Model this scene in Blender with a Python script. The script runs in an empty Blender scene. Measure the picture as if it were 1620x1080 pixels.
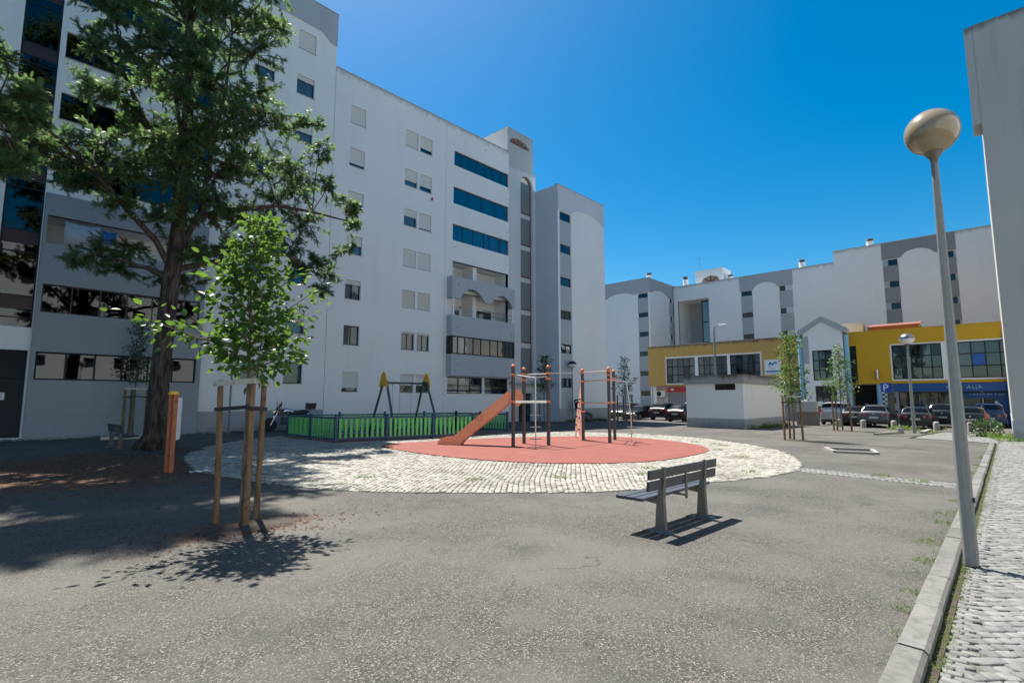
import bpy, bmesh, math, random
import numpy as np
from mathutils import Vector, Matrix
from mathutils.geometry import tessellate_polygon
random.seed(7); RNG = np.random.default_rng(7)
R = math.radians
scene = bpy.context.scene
COL = scene.collection

# ------------------------------------------------------------------ camera, sky, sun, exposure
# x runs along the long block on the left, y points towards it; metres, camera at the origin
cam_d = bpy.data.cameras.new('camera'); cam = bpy.data.objects.new('camera', cam_d); COL.objects.link(cam)
cam.location = (0, 0, 1.65); cam.rotation_euler = (R(90 + 6.287), 0, R(43.3 - 90))
cam_d.sensor_width = 36.0; cam_d.lens = 36.0 * 826 / 1620; cam_d.clip_start = 0.05; cam_d.clip_end = 3000
scene.camera = cam
SUN_EL = 63.0                       # elevation; the sun stands almost exactly behind the long block (+y)
SUN_AZ = 75.0                       # direction towards the sun, degrees from +x to +y
world = bpy.data.worlds.new('World'); scene.world = world; world.use_nodes = True
wn = world.node_tree; bg = wn.nodes['Background']
sky = wn.nodes.new('ShaderNodeTexSky'); sky.sky_type = 'NISHITA'; sky.sun_disc = False
sky.sun_elevation = R(SUN_EL); sky.sun_rotation = R(90 - SUN_AZ)
sky.altitude = 0; sky.air_density = 1.0; sky.dust_density = 0.7; sky.ozone_density = 3.0
hs = wn.nodes.new('ShaderNodeHueSaturation'); hs.inputs['Saturation'].default_value = 1.55; hs.inputs['Hue'].default_value = 0.489
wn.links.new(sky.outputs[0], hs.inputs['Color'])
wn.links.new(hs.outputs[0], bg.inputs['Color']); bg.inputs['Strength'].default_value = 0.062
sun_d = bpy.data.lights.new('sun', 'SUN'); sun_d.energy = 5.0; sun_d.angle = R(0.53); sun_d.color = (1.0, 0.95, 0.87)
sun = bpy.data.objects.new('sun', sun_d); COL.objects.link(sun); sun.location = (0, 0, 60)
_sd = Vector((math.cos(R(SUN_EL)) * math.cos(R(SUN_AZ)), math.cos(R(SUN_EL)) * math.sin(R(SUN_AZ)), math.sin(R(SUN_EL))))
sun.rotation_euler = _sd.to_track_quat('Z', 'Y').to_euler()
scene.view_settings.view_transform = 'Standard'; scene.view_settings.look = 'None'
scene.view_settings.exposure = 1.18; scene.view_settings.gamma = 1.0
scene.cycles.max_bounces = 8; scene.cycles.transparent_max_bounces = 16
scene.cycles.use_adaptive_sampling = True

def gz(x): return -0.0073 * x      # the square falls gently away from the camera

# ------------------------------------------------------------------ mesh helpers
class MB:
    def __init__(s): s.v = []; s.f = []; s.m = []; s.mi = 0
    def add(s, vs, fs):
        b = len(s.v); s.v += [tuple(p) for p in vs]
        for f in fs: s.f.append(tuple(b + i for i in f)); s.m.append(s.mi)
        return s
    def box(s, x0, x1, y0, y1, z0, z1):
        return s.add([(x0,y0,z0),(x1,y0,z0),(x1,y1,z0),(x0,y1,z0),(x0,y0,z1),(x1,y0,z1),(x1,y1,z1),(x0,y1,z1)],
                     [(0,3,2,1),(4,5,6,7),(0,1,5,4),(1,2,6,5),(2,3,7,6),(3,0,4,7)])
    def hexa(s, p): return s.add(p, [(0,3,2,1),(4,5,6,7),(0,1,5,4),(1,2,6,5),(2,3,7,6),(3,0,4,7)])
    def bar(s, a, b, w, h, up=(0,0,1)):
        a = Vector(a); b = Vector(b); d = (b - a).normalized(); u = Vector(up)
        sd = d.cross(u)
        if sd.length < 1e-4: sd = d.cross(Vector((1,0,0)))
        sd.normalize(); u = sd.cross(d).normalized(); sd *= w / 2; u *= h / 2
        return s.hexa([a-sd-u, a+sd-u, b+sd-u, b-sd-u, a-sd+u, a+sd+u, b+sd+u, b-sd+u])
    def tube(s, pts, rad, n=8, caps=True):
        pts = [Vector(p) for p in pts]
        if not hasattr(rad, '__len__'): rad = [rad] * len(pts)
        vs = []; fs = []; ref = None
        for i, p in enumerate(pts):
            d = (pts[min(i+1, len(pts)-1)] - pts[max(i-1, 0)]).normalized()
            if ref is None:
                ref = Vector((1,0,0)) if abs(d.x) < .8 else Vector((0,1,0))
            a = (ref - d * ref.dot(d)).normalized(); ref = a; b = d.cross(a)
            for k in range(n):
                t = 2 * math.pi * k / n; vs.append(p + (a * math.cos(t) + b * math.sin(t)) * rad[i])
        for i in range(len(pts) - 1):
            for k in range(n):
                k2 = (k + 1) % n; fs.append((i*n+k, i*n+k2, (i+1)*n+k2, (i+1)*n+k))
        if caps:
            fs.append(tuple(range(n))[::-1]); fs.append(tuple((len(pts)-1)*n + k for k in range(n)))
        return s.add(vs, fs)
    def lathe(s, prof, c=(0,0,0), n=16, ax='z'):
        vs = []; fs = []
        for r, z in prof:
            for k in range(n):
                t = 2*math.pi*k/n; p = (r*math.cos(t), r*math.sin(t), z)
                if ax == 'y': p = (p[0], p[2], p[1])
                if ax == 'x': p = (p[2], p[0], p[1])
                vs.append((c[0]+p[0], c[1]+p[1], c[2]+p[2]))
        for i in range(len(prof)-1):
            for k in range(n):
                k2 = (k+1) % n; fs.append((i*n+k, i*n+k2, (i+1)*n+k2, (i+1)*n+k))
        fs.append(tuple(range(n))[::-1]); fs.append(tuple((len(prof)-1)*n+k for k in range(n)))
        return s.add(vs, fs)
    def prism(s, loop, vec, holes=()):
        """closed plate: a flat loop of 3-d points (with holes) pushed along vec"""
        loops = [[Vector(p) for p in l] for l in [loop] + list(holes)]; vec = Vector(vec)
        flat = [p for l in loops for p in l]; n = len(flat)
        tris = tessellate_polygon(loops); fs = []
        for t in tris: fs.append(tuple(t)); fs.append(tuple(n + i for i in reversed(t)))
        o = 0
        for l in loops:
            for i in range(len(l)):
                j = (i+1) % len(l); fs.append((o+i, o+j, n+o+j, n+o+i))
            o += len(l)
        return s.add(flat + [p + vec for p in flat], fs)
    def sheet(s, loop, holes=()):
        loops = [[Vector(p) for p in l] for l in [loop] + list(holes)]
        return s.add([p for l in loops for p in l], [tuple(t) for t in tessellate_polygon(loops)])
    def mesh(s, name, mats, smooth=False, off=(0,0,0), angle=35):
        me = bpy.data.meshes.new(name)
        me.from_pydata([(p[0]-off[0], p[1]-off[1], p[2]-off[2]) for p in s.v], [], s.f)
        for m in (mats if isinstance(mats, (list, tuple)) else [mats]): me.materials.append(m)
        if any(s.m): me.polygons.foreach_set('material_index', s.m)
        bm = bmesh.new(); bm.from_mesh(me); bmesh.ops.recalc_face_normals(bm, faces=bm.faces); bm.to_mesh(me); bm.free()
        if smooth:
            me.shade_smooth(); me.set_sharp_from_angle(angle=R(angle))
        me.update(); return me
    def build(s, name, mats, parent=None, smooth=False, world=True, angle=35):
        """link as one object; world=True: vertices are world (or thing-local if the thing sits at the origin)"""
        off = wloc(parent) if (parent and world) else (0,0,0)
        return link(name, s.mesh(name, mats, smooth, off, angle), parent)

def wloc(o):
    p = Vector((0,0,0))
    while o: p += o.location; o = o.parent
    return p
def link(name, data, parent=None, loc=(0,0,0), rot=(0,0,0)):
    o = bpy.data.objects.new(name, data); COL.objects.link(o); o.parent = parent
    o.location = loc; o.rotation_euler = rot; return o
def arr_mesh(name, V, F, mat, smooth=False):
    me = bpy.data.meshes.new(name); V = np.asarray(V, np.float32); F = np.asarray(F, np.int32); k = F.shape[1]
    me.vertices.add(len(V)); me.vertices.foreach_set('co', V.ravel())
    me.loops.add(F.size); me.loops.foreach_set('vertex_index', F.ravel())
    me.polygons.add(len(F)); me.polygons.foreach_set('loop_start', np.arange(len(F), dtype=np.int32) * k)
    me.polygons.foreach_set('loop_total', np.full(len(F), k, np.int32))
    me.materials.append(mat); me.update(calc_edges=True)
    if smooth: me.shade_smooth()
    return me
def thing(name, label, cat, loc=(0,0,0), rotz=0, group=None):
    o = link(name, None, None, loc, (0,0,rotz)); o.empty_display_size = .2
    return tag(o, label, cat, group)
def tag(o, label, cat, group=None):
    o['label'] = label; o['category'] = cat
    if group: o['group'] = group
    return o
def kind(o, k): o['kind'] = k; return o
def children(o): return [c for c in bpy.data.objects if c.parent == o]
def copy_tree(o, parent=None):
    c = o.copy(); COL.objects.link(c); c.parent = parent
    for ch in list(o.children): copy_tree(ch, c)
    return c
def arc(cx, cy, r, a0, a1, n, ry=None):
    ry = r if ry is None else ry
    return [(cx + r*math.cos(R(a0+(a1-a0)*i/n)), cy + ry*math.sin(R(a0+(a1-a0)*i/n))) for i in range(n+1)]
def closed_curve(pts, n=6):
    """smooth closed loop through the points"""
    out = []; m = len(pts)
    for i in range(m):
        p0, p1, p2, p3 = (np.array(pts[(i+k-1) % m], float) for k in range(4))
        for j in range(n):
            t = j / n
            out.append(tuple(.5*((2*p1) + (-p0+p2)*t + (2*p0-5*p1+4*p2-p3)*t*t + (-p0+3*p1-3*p2+p3)*t**3)))
    return out

# ------------------------------------------------------------------ materials
def mat(name): 
    m = bpy.data.materials.new(name); m.use_nodes = True
    return m, m.node_tree, m.node_tree.nodes['Principled BSDF']
def N(nt, t, **kw):
    n = nt.nodes.new(t)
    for k, v in kw.items():
        if k.startswith('i_'): n.inputs[k[2:].replace('_', ' ')].default_value = v
        else: setattr(n, k, v)
    return n
def math_n(nt, op, a, b=None, clamp=False):
    n = nt.nodes.new('ShaderNodeMath'); n.operation = op; n.use_clamp = clamp
    for i, x in enumerate((a, b)):
        if x is None: continue
        if isinstance(x, (int, float)): n.inputs[i].default_value = x
        else: nt.links.new(x, n.inputs[i])
    return n.outputs[0]
def maprange(nt, x, a, b, c=0., d=1.):
    n = N(nt, 'ShaderNodeMapRange', interpolation_type='SMOOTHSTEP')
    nt.links.new(x, n.inputs[0])
    for i, v in enumerate((a, b, c, d)): n.inputs[i+1].default_value = v
    return n.outputs[0]
def mix(nt, f, a, b, mode='MIX'):
    n = N(nt, 'ShaderNodeMix', data_type='RGBA', blend_type=mode)
    for i, x in ((0, f), (6, a), (7, b)):
        if isinstance(x, (int, float)): n.inputs[i].default_value = x
        elif isinstance(x, tuple): n.inputs[i].default_value = (*x, 1) if len(x) == 3 else x
        else: nt.links.new(x, n.inputs[i])
    return n.outputs[2]
def pos(nt, scale=(1,1,1)):
    g = N(nt, 'ShaderNodeNewGeometry'); mp = N(nt, 'ShaderNodeMapping'); mp.inputs['Scale'].default_value = scale
    nt.links.new(g.outputs['Position'], mp.inputs['Vector']); return mp.outputs[0]
def noise(nt, vec, scale, detail=4, rough=.55, dist=0.):
    n = N(nt, 'ShaderNodeTexNoise'); nt.links.new(vec, n.inputs['Vector'])
    n.inputs['Scale'].default_value = scale; n.inputs['Detail'].default_value = detail
    n.inputs['Roughness'].default_value = rough; n.inputs['Distortion'].default_value = dist
    return n.outputs['Fac']
def bump(nt, bs, h, strength, dist):
    b = N(nt, 'ShaderNodeBump'); b.inputs['Strength'].default_value = strength; b.inputs['Distance'].default_value = dist
    nt.links.new(h, b.inputs['Height']); nt.links.new(b.outputs[0], bs.inputs['Normal'])
def isl(nt):
    g = N(nt, 'ShaderNodeNewGeometry'); o = N(nt, 'ShaderNodeObjectInfo')
    return math_n(nt, 'FRACT', math_n(nt, 'ADD', g.outputs['Random Per Island'], math_n(nt, 'MULTIPLY', o.outputs['Random'], 7.3)))

def plain(name, col, rough=.6, metal=0., var=.12, scale=6., bmp=0., spec=.5):
    m, nt, bs = mat(name); p = pos(nt)
    f = noise(nt, p, scale, 5)
    c = mix(nt, f, tuple(x*(1-var) for x in col), tuple(min(1, x*(1+var)) for x in col))
    nt.links.new(c, bs.inputs['Base Color']); bs.inputs['Roughness'].default_value = rough
    bs.inputs['Metallic'].default_value = metal; bs.inputs['Specular IOR Level'].default_value = spec
    if bmp: bump(nt, bs, noise(nt, p, scale*8, 3), bmp, .004)
    return m
def plaster(name, col, ztop=None, stain=.45, streak=.12, zbase=None):
    """painted render: faint cloudiness, rain streaks, dark weathering under the coping"""
    m, nt, bs = mat(name); p = pos(nt)
    big = noise(nt, p, .35, 4); mid = noise(nt, p, 3., 5)
    st = noise(nt, pos(nt, (1.1, 1.1, .10)), 1.3, 6, .7)
    c = mix(nt, big, tuple(x*.93 for x in col), tuple(min(1, x*1.04) for x in col))
    c = mix(nt, maprange(nt, mid, .55, .8, 0, .10), c, tuple(x*.7 for x in col))
    c = mix(nt, maprange(nt, st, .52, .78, 0, streak), c, (col[0]*.45, col[1]*.44, col[2]*.42))
    if ztop is not None:
        sep = N(nt, 'ShaderNodeSeparateXYZ'); g = N(nt, 'ShaderNodeNewGeometry'); nt.links.new(g.outputs['Position'], sep.inputs[0])
        edge = noise(nt, pos(nt, (1, 1, .22)), 1.5, 8, .78)
        h = math_n(nt, 'ADD', math_n(nt, 'SUBTRACT', sep.outputs[2], ztop), math_n(nt, 'MULTIPLY', edge, 1.25))
        c = mix(nt, maprange(nt, h, .22, .66, 0, stain), c, (.09, .085, .075))
    if zbase is not None:
        sep = N(nt, 'ShaderNodeSeparateXYZ'); g = N(nt, 'ShaderNodeNewGeometry'); nt.links.new(g.outputs['Position'], sep.inputs[0])
        h = math_n(nt, 'SUBTRACT', math_n(nt, 'MULTIPLY', noise(nt, p, 4., 5), .8), math_n(nt, 'SUBTRACT', sep.outputs[2], zbase))
        c = mix(nt, maprange(nt, h, .05, .5, 0, .35), c, (.16, .145, .12))
    nt.links.new(c, bs.inputs['Base Color']); bs.inputs['Roughness'].default_value = .85; bs.inputs['Specular IOR Level'].default_value = .25
    bump(nt, bs, noise(nt, p, 45., 4), .25, .006)
    return m
def glass_mat(name, tint=(.55,.62,.66), refl=.12, gcol=(.9,.95,1)):
    m, nt, bs = mat(name); nt.nodes.remove(bs); out = nt.nodes['Material Output']
    tr = N(nt, 'ShaderNodeBsdfTransparent'); tr.inputs[0].default_value = (*tint, 1)
    gl = N(nt, 'ShaderNodeBsdfGlossy'); gl.inputs['Roughness'].default_value = .02; gl.inputs[0].default_value = (*gcol, 1)
    fr = N(nt, 'ShaderNodeFresnel'); fr.inputs[0].default_value = 1.5
    nb = N(nt, 'ShaderNodeBump'); nb.inputs['Strength'].default_value = .04; nb.inputs['Distance'].default_value = .05
    nt.links.new(noise(nt, pos(nt), 1.1, 2), nb.inputs['Height']); nt.links.new(nb.outputs[0], gl.inputs['Normal'])
    f = math_n(nt, 'ADD', math_n(nt, 'MULTIPLY', fr.outputs[0], .9), refl, True)
    mx = N(nt, 'ShaderNodeMixShader'); nt.links.new(f, mx.inputs[0]); nt.links.new(tr.outputs[0], mx.inputs[1]); nt.links.new(gl.outputs[0], mx.inputs[2])
    nt.links.new(mx.outputs[0], out.inputs[0]); return m
def leaf_mat(name, c0, c1, c2, trans=.4, tcol=(.25,.42,.05), rough=.42, spec=.4):
    m, nt, bs = mat(name); out = nt.nodes['Material Output']
    r = isl(nt); rp = N(nt, 'ShaderNodeValToRGB'); nt.links.new(r, rp.inputs[0])
    e = rp.color_ramp.elements; e[0].color = (*c0, 1); e[1].color = (*c2, 1); e[1].position = 1
    x = e.new(.55); x.color = (*c1, 1)
    nt.links.new(rp.outputs[0], bs.inputs['Base Color']); bs.inputs['Roughness'].default_value = rough; bs.inputs['Specular IOR Level'].default_value = spec
    tl = N(nt, 'ShaderNodeBsdfTranslucent'); nt.links.new(mix(nt, .75, rp.outputs[0], tcol), tl.inputs[0])
    mx = N(nt, 'ShaderNodeMixShader'); mx.inputs[0].default_value = trans
    nt.links.new(bs.outputs[0], mx.inputs[1]); nt.links.new(tl.outputs[0], mx.inputs[2]); nt.links.new(mx.outputs[0], out.inputs[0]); return m
def bark_mat(name, c0, c1, sc=9.):
    m, nt, bs = mat(name)
    a = noise(nt, pos(nt, (1, 1, .18)), sc, 6, .7, .6); c = mix(nt, maprange(nt, a, .35, .68), c0, c1)
    nt.links.new(c, bs.inputs['Base Color']); bs.inputs['Roughness'].default_value = .95; bs.inputs['Specular IOR Level'].default_value = .15
    bump(nt, bs, a, .9, .03); return m
def wood_mat(name, c0, c1, rough=.75):
    m, nt, bs = mat(name)
    a = noise(nt, pos(nt, (1, 1, .09)), 28., 5, .65, .8); k = noise(nt, pos(nt), 9., 3)
    c = mix(nt, maprange(nt, a, .3, .7), c0, c1); c = mix(nt, maprange(nt, k, .62, .72, 0, .7), c, tuple(x*.35 for x in c0))
    nt.links.new(c, bs.inputs['Base Color']); bs.inputs['Roughness'].default_value = rough; bump(nt, bs, a, .4, .006); return m
def paint(name, col, rough=.3, flake=0., coat=.35):
    m, nt, bs = mat(name); p = pos(nt)
    d = noise(nt, p, 2.5, 4); c = mix(nt, maprange(nt, d, .45, .8, 0, .25), col, tuple(.6*x + .4*y for x, y in zip(col, (.22,.2,.17))))
    nt.links.new(c, bs.inputs['Base Color']); bs.inputs['Metallic'].default_value = flake; bs.inputs['Roughness'].default_value = rough
    bs.inputs['Coat Weight'].default_value = coat; bs.inputs['Coat Roughness'].default_value = .06; return m

def asphalt_mat():
    m, nt, bs = mat('worn_asphalt'); p = pos(nt)
    vo = N(nt, 'ShaderNodeTexVoronoi', feature='F1'); nt.links.new(p, vo.inputs['Vector']); vo.inputs['Scale'].default_value = 95.
    sep = N(nt, 'ShaderNodeSeparateColor'); nt.links.new(vo.outputs['Color'], sep.inputs[0])
    rp = N(nt, 'ShaderNodeValToRGB'); nt.links.new(sep.outputs[0], rp.inputs[0]); e = rp.color_ramp.elements
    e[0].color = (.022,.021,.020,1); e[1].color = (.30,.285,.255,1); e[1].position = 1.
    for q, c in ((.30,(.050,.047,.043,1)), (.65,(.098,.092,.082,1)), (.9,(.18,.17,.15,1))):
        x = e.new(q); x.color = c
    fine = noise(nt, p, 160., 3); big = noise(nt, p, .45, 5, .6); mid = noise(nt, p, 2.3, 6, .65)
    c = mix(nt, maprange(nt, vo.outputs['Distance'], .25, .75, 0, .7), rp.outputs[0], (.035,.033,.03))
    # where the binder is still whole the stones show less
    c = mix(nt, maprange(nt, mid, .40, .68, .0, .6), c, (.082,.078,.070))
    c = mix(nt, maprange(nt, big, .4, .64, 0, .6), c, (.114,.108,.096))
    c = mix(nt, maprange(nt, noise(nt, p, .8, 6, .65), .52, .72, 0, .5), c, (.04,.039,.036))
    # long cracks
    wp = N(nt, 'ShaderNodeVectorMath', operation='ADD'); nn = N(nt, 'ShaderNodeTexNoise'); nt.links.new(p, nn.inputs['Vector']); nn.inputs['Scale'].default_value = 1.3
    nn.inputs['Detail'].default_value = 6; vm = N(nt, 'ShaderNodeVectorMath', operation='SCALE'); nt.links.new(nn.outputs['Color'], vm.inputs[0]); vm.inputs['Scale'].default_value = 1.6
    nt.links.new(p, wp.inputs[0]); nt.links.new(vm.outputs[0], wp.inputs[1])
    cr = N(nt, 'ShaderNodeTexVoronoi', feature='DISTANCE_TO_EDGE'); nt.links.new(wp.outputs[0], cr.inputs['Vector']); cr.inputs['Scale'].default_value = .42
    cw = math_n(nt, 'MULTIPLY', maprange(nt, cr.outputs['Distance'], .002, .011, 1, 0), maprange(nt, noise(nt, p, .5, 3), .5, .62))
    c = mix(nt, math_n(nt, 'MULTIPLY', cw, .5), c, (.03,.028,.026))
    # brown leaf mould under the big tree and round the planting pits
    sepp = N(nt, 'ShaderNodeSeparateXYZ'); g = N(nt, 'ShaderNodeNewGeometry'); nt.links.new(g.outputs['Position'], sepp.inputs[0])
    def blob(cx, cy, rx, ry):
        dx = math_n(nt, 'MULTIPLY', math_n(nt, 'SUBTRACT', sepp.outputs[0], cx), 1/rx); dy = math_n(nt, 'MULTIPLY', math_n(nt, 'SUBTRACT', sepp.outputs[1], cy), 1/ry)
        return math_n(nt, 'SQRT', math_n(nt, 'ADD', math_n(nt, 'MULTIPLY', dx, dx), math_n(nt, 'MULTIPLY', dy, dy)))
    wob = math_n(nt, 'MULTIPLY', math_n(nt, 'SUBTRACT', noise(nt, pos(nt, (.6, 1.6, 1)), 1.1, 6, .7), .5), 1.5)
    for (cx, cy, rx, ry, a) in ((2.4,16.0,3.9,5.2,.95), (2.75,7.4,1.0,.55,.8), (26.1,7.1,.9,.8,.7), (37.2,7.4,.9,.8,.6), (5.6,29,1.2,1.2,.5)):
        f = maprange(nt, math_n(nt, 'ADD', blob(cx, cy, rx, ry), wob), .55, 1.05, a, 0)
        c = mix(nt, f, c, mix(nt, noise(nt, p, 9., 5, .7), (.045,.027,.018), (.17,.08,.043)))
    nt.links.new(c, bs.inputs['Base Color']); bs.inputs['Roughness'].default_value = .88; bs.inputs['Specular IOR Level'].default_value = .3
    h = math_n(nt, 'ADD', math_n(nt, 'MULTIPLY', vo.outputs['Distance'], -.7), math_n(nt, 'ADD', math_n(nt, 'MULTIPLY', fine, .4), math_n(nt, 'MULTIPLY', cw, -2.)))
    bump(nt, bs, h, .55, .007); return m
def stone_mat(name, c0, c1, c2, grime=.25, sc=14.):
    m, nt, bs = mat(name); p = pos(nt); r = isl(nt)
    rp = N(nt, 'ShaderNodeValToRGB'); nt.links.new(r, rp.inputs[0]); e = rp.color_ramp.elements
    e[0].color = (*c0, 1); e[1].color = (*c2, 1); e[1].position = 1; x = e.new(.5); x.color = (*c1, 1)
    c = mix(nt, maprange(nt, noise(nt, p, sc, 5, .65), .4, .75, 0, grime), rp.outputs[0], tuple(q*.5 for q in c0))
    c = mix(nt, maprange(nt, noise(nt, p, .7, 4), .5, .72, 0, grime), c, tuple(q*.6 for q in c0))
    nt.links.new(c, bs.inputs['Base Color']); bs.inputs['Roughness'].default_value = .8; bs.inputs['Specular IOR Level'].default_value = .3
    bump(nt, bs, noise(nt, p, 60., 4), .5, .005); return m
def rubber_mat(name, col):
    m, nt, bs = mat(name); p = pos(nt)
    vo = N(nt, 'ShaderNodeTexVoronoi', feature='F1'); nt.links.new(p, vo.inputs['Vector']); vo.inputs['Scale'].default_value = 160.
    sep = N(nt, 'ShaderNodeSeparateColor'); nt.links.new(vo.outputs['Color'], sep.inputs[0])
    c = mix(nt, sep.outputs[0], tuple(x*.8 for x in col), tuple(x*1.15 for x in col))
    c = mix(nt, maprange(nt, noise(nt, p, .9, 6, .65), .40, .68, 0, .6), c, (col[0]*1.12, col[1]*1.4, col[2]*1.4))
    c = mix(nt, maprange(nt, noise(nt, p, 2.6, 5), .52, .7, 0, .5), c, tuple(x*.62 for x in col))
    c = mix(nt, maprange(nt, noise(nt, p, 11., 2), .74, .77, 0, .75), c, (.30,.28,.25))
    nt.links.new(c, bs.inputs['Base Color']); bs.inputs['Roughness'].default_value = .9; bump(nt, bs, vo.outputs['Distance'], .3, .004); return m

M = {}
M['white'] = plaster('white_render', (.81,.81,.795), streak=.10, zbase=.2)
M['white_l1'] = plaster('white_render_tall', (.81,.81,.795), ztop=26.5, stain=.25, streak=.12)
M['white_l2'] = plaster('white_render_long', (.81,.81,.795), ztop=22.95, stain=.35, streak=.13)
M['white_w'] = plaster('white_render_rear', (.81,.81,.795), ztop=18.1, stain=.4, streak=.12)
M['white_w2'] = plaster('white_render_rear_high', (.81,.81,.795), ztop=19.45, stain=.4, streak=.12)
M['grey'] = plaster('grey_render', (.40,.42,.44), streak=.14)
M['grey_tower'] = plaster('grey_render_tower', (.59,.61,.63), ztop=22.0, stain=.3)
M['grey_bay_shaded'] = plaster('grey_render_bay_shaded', (.31,.335,.36), streak=.16)  # the bay's grey paint, darkened: shade at the left put into the colour
M['grey_bay'] = plaster('grey_render_bay', (.42,.45,.475), streak=.16)
M['grey_dark'] = plaster('dark_grey_render', (.27,.275,.285), streak=.14)
M['plinth'] = plaster('plinth_render', (.36,.375,.39), streak=.2, zbase=0.)
M['grey_right'] = plaster('warm_grey_render', (.43,.425,.40), ztop=20.3, stain=.75, streak=.3, zbase=0.)
M['yellow'] = plaster('ochre_render', (.54,.345,.11), ztop=7.64, stain=.85, streak=.14)
M['yellow_clean'] = plaster('yellow_render', (.60,.345,.028), ztop=7.64, stain=.1, streak=.08)
M['kiosk'] = plaster('kiosk_render', (.78,.78,.75), streak=.10, zbase=.1)
M['kiosk_fascia'] = plaster('kiosk_fascia_concrete', (.34,.335,.32), ztop=3.25, stain=.95, streak=.6)
M['pink'] = plaster('pinkish_render', (.55,.47,.47), streak=.15)
M['coping'] = plaster('weathered_coping', (.42,.41,.39), streak=.5)
M['frame'] = plain('dark_window_frame', (.022,.027,.032), .6, spec=.25)
M['frame_brown'] = plain('brown_window_frame', (.045,.032,.028), .45)
M['frame_red'] = plain('dark_red_frame', (.17,.035,.04), .5)
M['spandrel'] = plain('dark_maroon_spandrel', (.05,.026,.03), .5)
M['glass'] = glass_mat('window_glass', (.66,.70,.72), .05, (.85,.9,.95))
M['reeded'] = plain('reeded_stair_pane', (.20,.215,.21), .3, 0, .15, 5)
M['glass_blue'] = glass_mat('mirror_window_glass', (.28,.33,.38), .20, (.80,.86,.92))
M['glass_dark'] = glass_mat('dark_window_glass', (.30,.31,.31), .025)
M['glass_dim'] = glass_mat('reeded_stair_glass', (.72,.74,.70), .06)
M['shutter'] = plain('cream_roller_shutter', (.66,.66,.63), .6, var=.05)
M['shutter_old'] = plain('yellowed_roller_shutter', (.60,.585,.53), .6, var=.06)
M['curtain'] = plain('net_curtain', (.58,.57,.55), .9, var=.15, scale=4)
M['curtain_tan'] = plain('tan_curtain', (.34,.27,.22), .9, var=.2, scale=4)
M['curtain_dark'] = plain('dark_curtain', (.10,.08,.075), .9, var=.3, scale=4)
M['blue_cloth'] = plain('blue_blind', (.03,.13,.38), .8)
M['interior'] = plain('dim_interior', (.025,.027,.03), .9, var=.4, scale=2)
M['room'] = plain('room_wall', (.22,.22,.21), .9, var=.3, scale=1.5)
M['asphalt'] = asphalt_mat()
M['cobble_white'] = stone_mat('white_limestone_cobble', (.19,.178,.148), (.315,.30,.26), (.43,.415,.37), .5)
M['cobble_grey'] = stone_mat('grey_limestone_cobble', (.14,.142,.135), (.178,.18,.173), (.22,.22,.21), .5)
M['bed'] = plain('sandy_joint', (.06,.055,.043), .95, var=.35, scale=14, bmp=.5)
M['bed_dark'] = plain('mossy_joint', (.085,.085,.06), .95, var=.5, scale=9, bmp=.5)
M['kerb'] = stone_mat('concrete_kerb', (.125,.121,.113), (.155,.15,.14), (.185,.18,.168), .6, 12.)
M['red_rubber'] = rubber_mat('red_play_rubber', (.19,.048,.034))
M['dark_rubber'] = rubber_mat('maroon_play_rubber', (.16,.05,.05))
M['soil'] = plain('brown_soil', (.05,.037,.028), .95, var=.5, scale=12, bmp=.8)
M['bark'] = bark_mat('furrowed_bark', (.022,.018,.016), (.105,.088,.078))
M['bark_limb'] = bark_mat('limb_bark', (.04,.032,.028), (.13,.105,.09), 14.)
M['bark_young'] = bark_mat('young_bark', (.10,.085,.07), (.24,.20,.165), 22.)
M['frond'] = leaf_mat('fern_like_foliage', (.048,.082,.046), (.072,.115,.062), (.13,.18,.085), .45, (.19,.32,.085), .5, .25)
M['frond_dead'] = plain('rusty_dead_frond', (.22,.07,.02), .9)
M['pear'] = leaf_mat('pear_leaves', (.018,.05,.013), (.034,.082,.019), (.08,.145,.03), .40, (.21,.37,.045), .4, .4)
M['dark_leaf'] = leaf_mat('dark_leaves', (.018,.04,.016), (.028,.06,.02), (.05,.085,.028), .3, (.10,.2,.03))
M['weed'] = leaf_mat('weed_blades', (.05,.10,.02), (.09,.16,.03), (.17,.2,.06), .3, (.25,.35,.06), .6, .2)
M['litter'] = leaf_mat('dead_leaf_litter', (.05,.025,.014), (.11,.05,.026), (.20,.12,.07), .1, (.3,.2,.1), .8, .1)
M['stake'] = wood_mat('treated_pine_stake', (.115,.068,.032), (.24,.15,.078))
M['stake_pale'] = wood_mat('weathered_crossbar', (.38,.37,.34), (.55,.54,.50))
M['strap'] = plain('black_rubber_strap', (.018,.018,.02), .6)
M['galv'] = plain('galvanised_steel', (.20,.215,.215), .55, .35, .2, 12, .15)
M['steel'] = plain('brushed_steel', (.62,.62,.60), .3, .95, .1, 20)
M['bench_metal'] = plain('bronze_grey_bench_steel', (.165,.158,.145), .42, .4, .15, 14)
M['bench_slat'] = plain('charcoal_composite_slat', (.055,.06,.068), .42, 0, .25, 25, .2)
M['post'] = plain('charcoal_post', (.062,.06,.064), .42, .1, .18, 18)
M['orange'] = plain('orange_plastic', (.80,.22,.06), .4, 0, .1)
M['slide'] = paint('orange_slide_board', (.78,.33,.165), .45, 0, .15)
M['slide_dark'] = plain('slide_underside', (.36,.13,.075), .5)
M['panel_pink'] = paint('faded_climbing_panel', (.74,.43,.34), .5, 0, .1)
M['fence_blue'] = paint('blue_fence_steel', (.006,.062,.13), .4, 0, .2)
M['fence_green'] = plain('bright_green_picket', (.13,.54,.14), .45, 0, .1, 10)
M['swing_green'] = plain('dark_green_steel', (.025,.065,.068), .4, .1)
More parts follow.
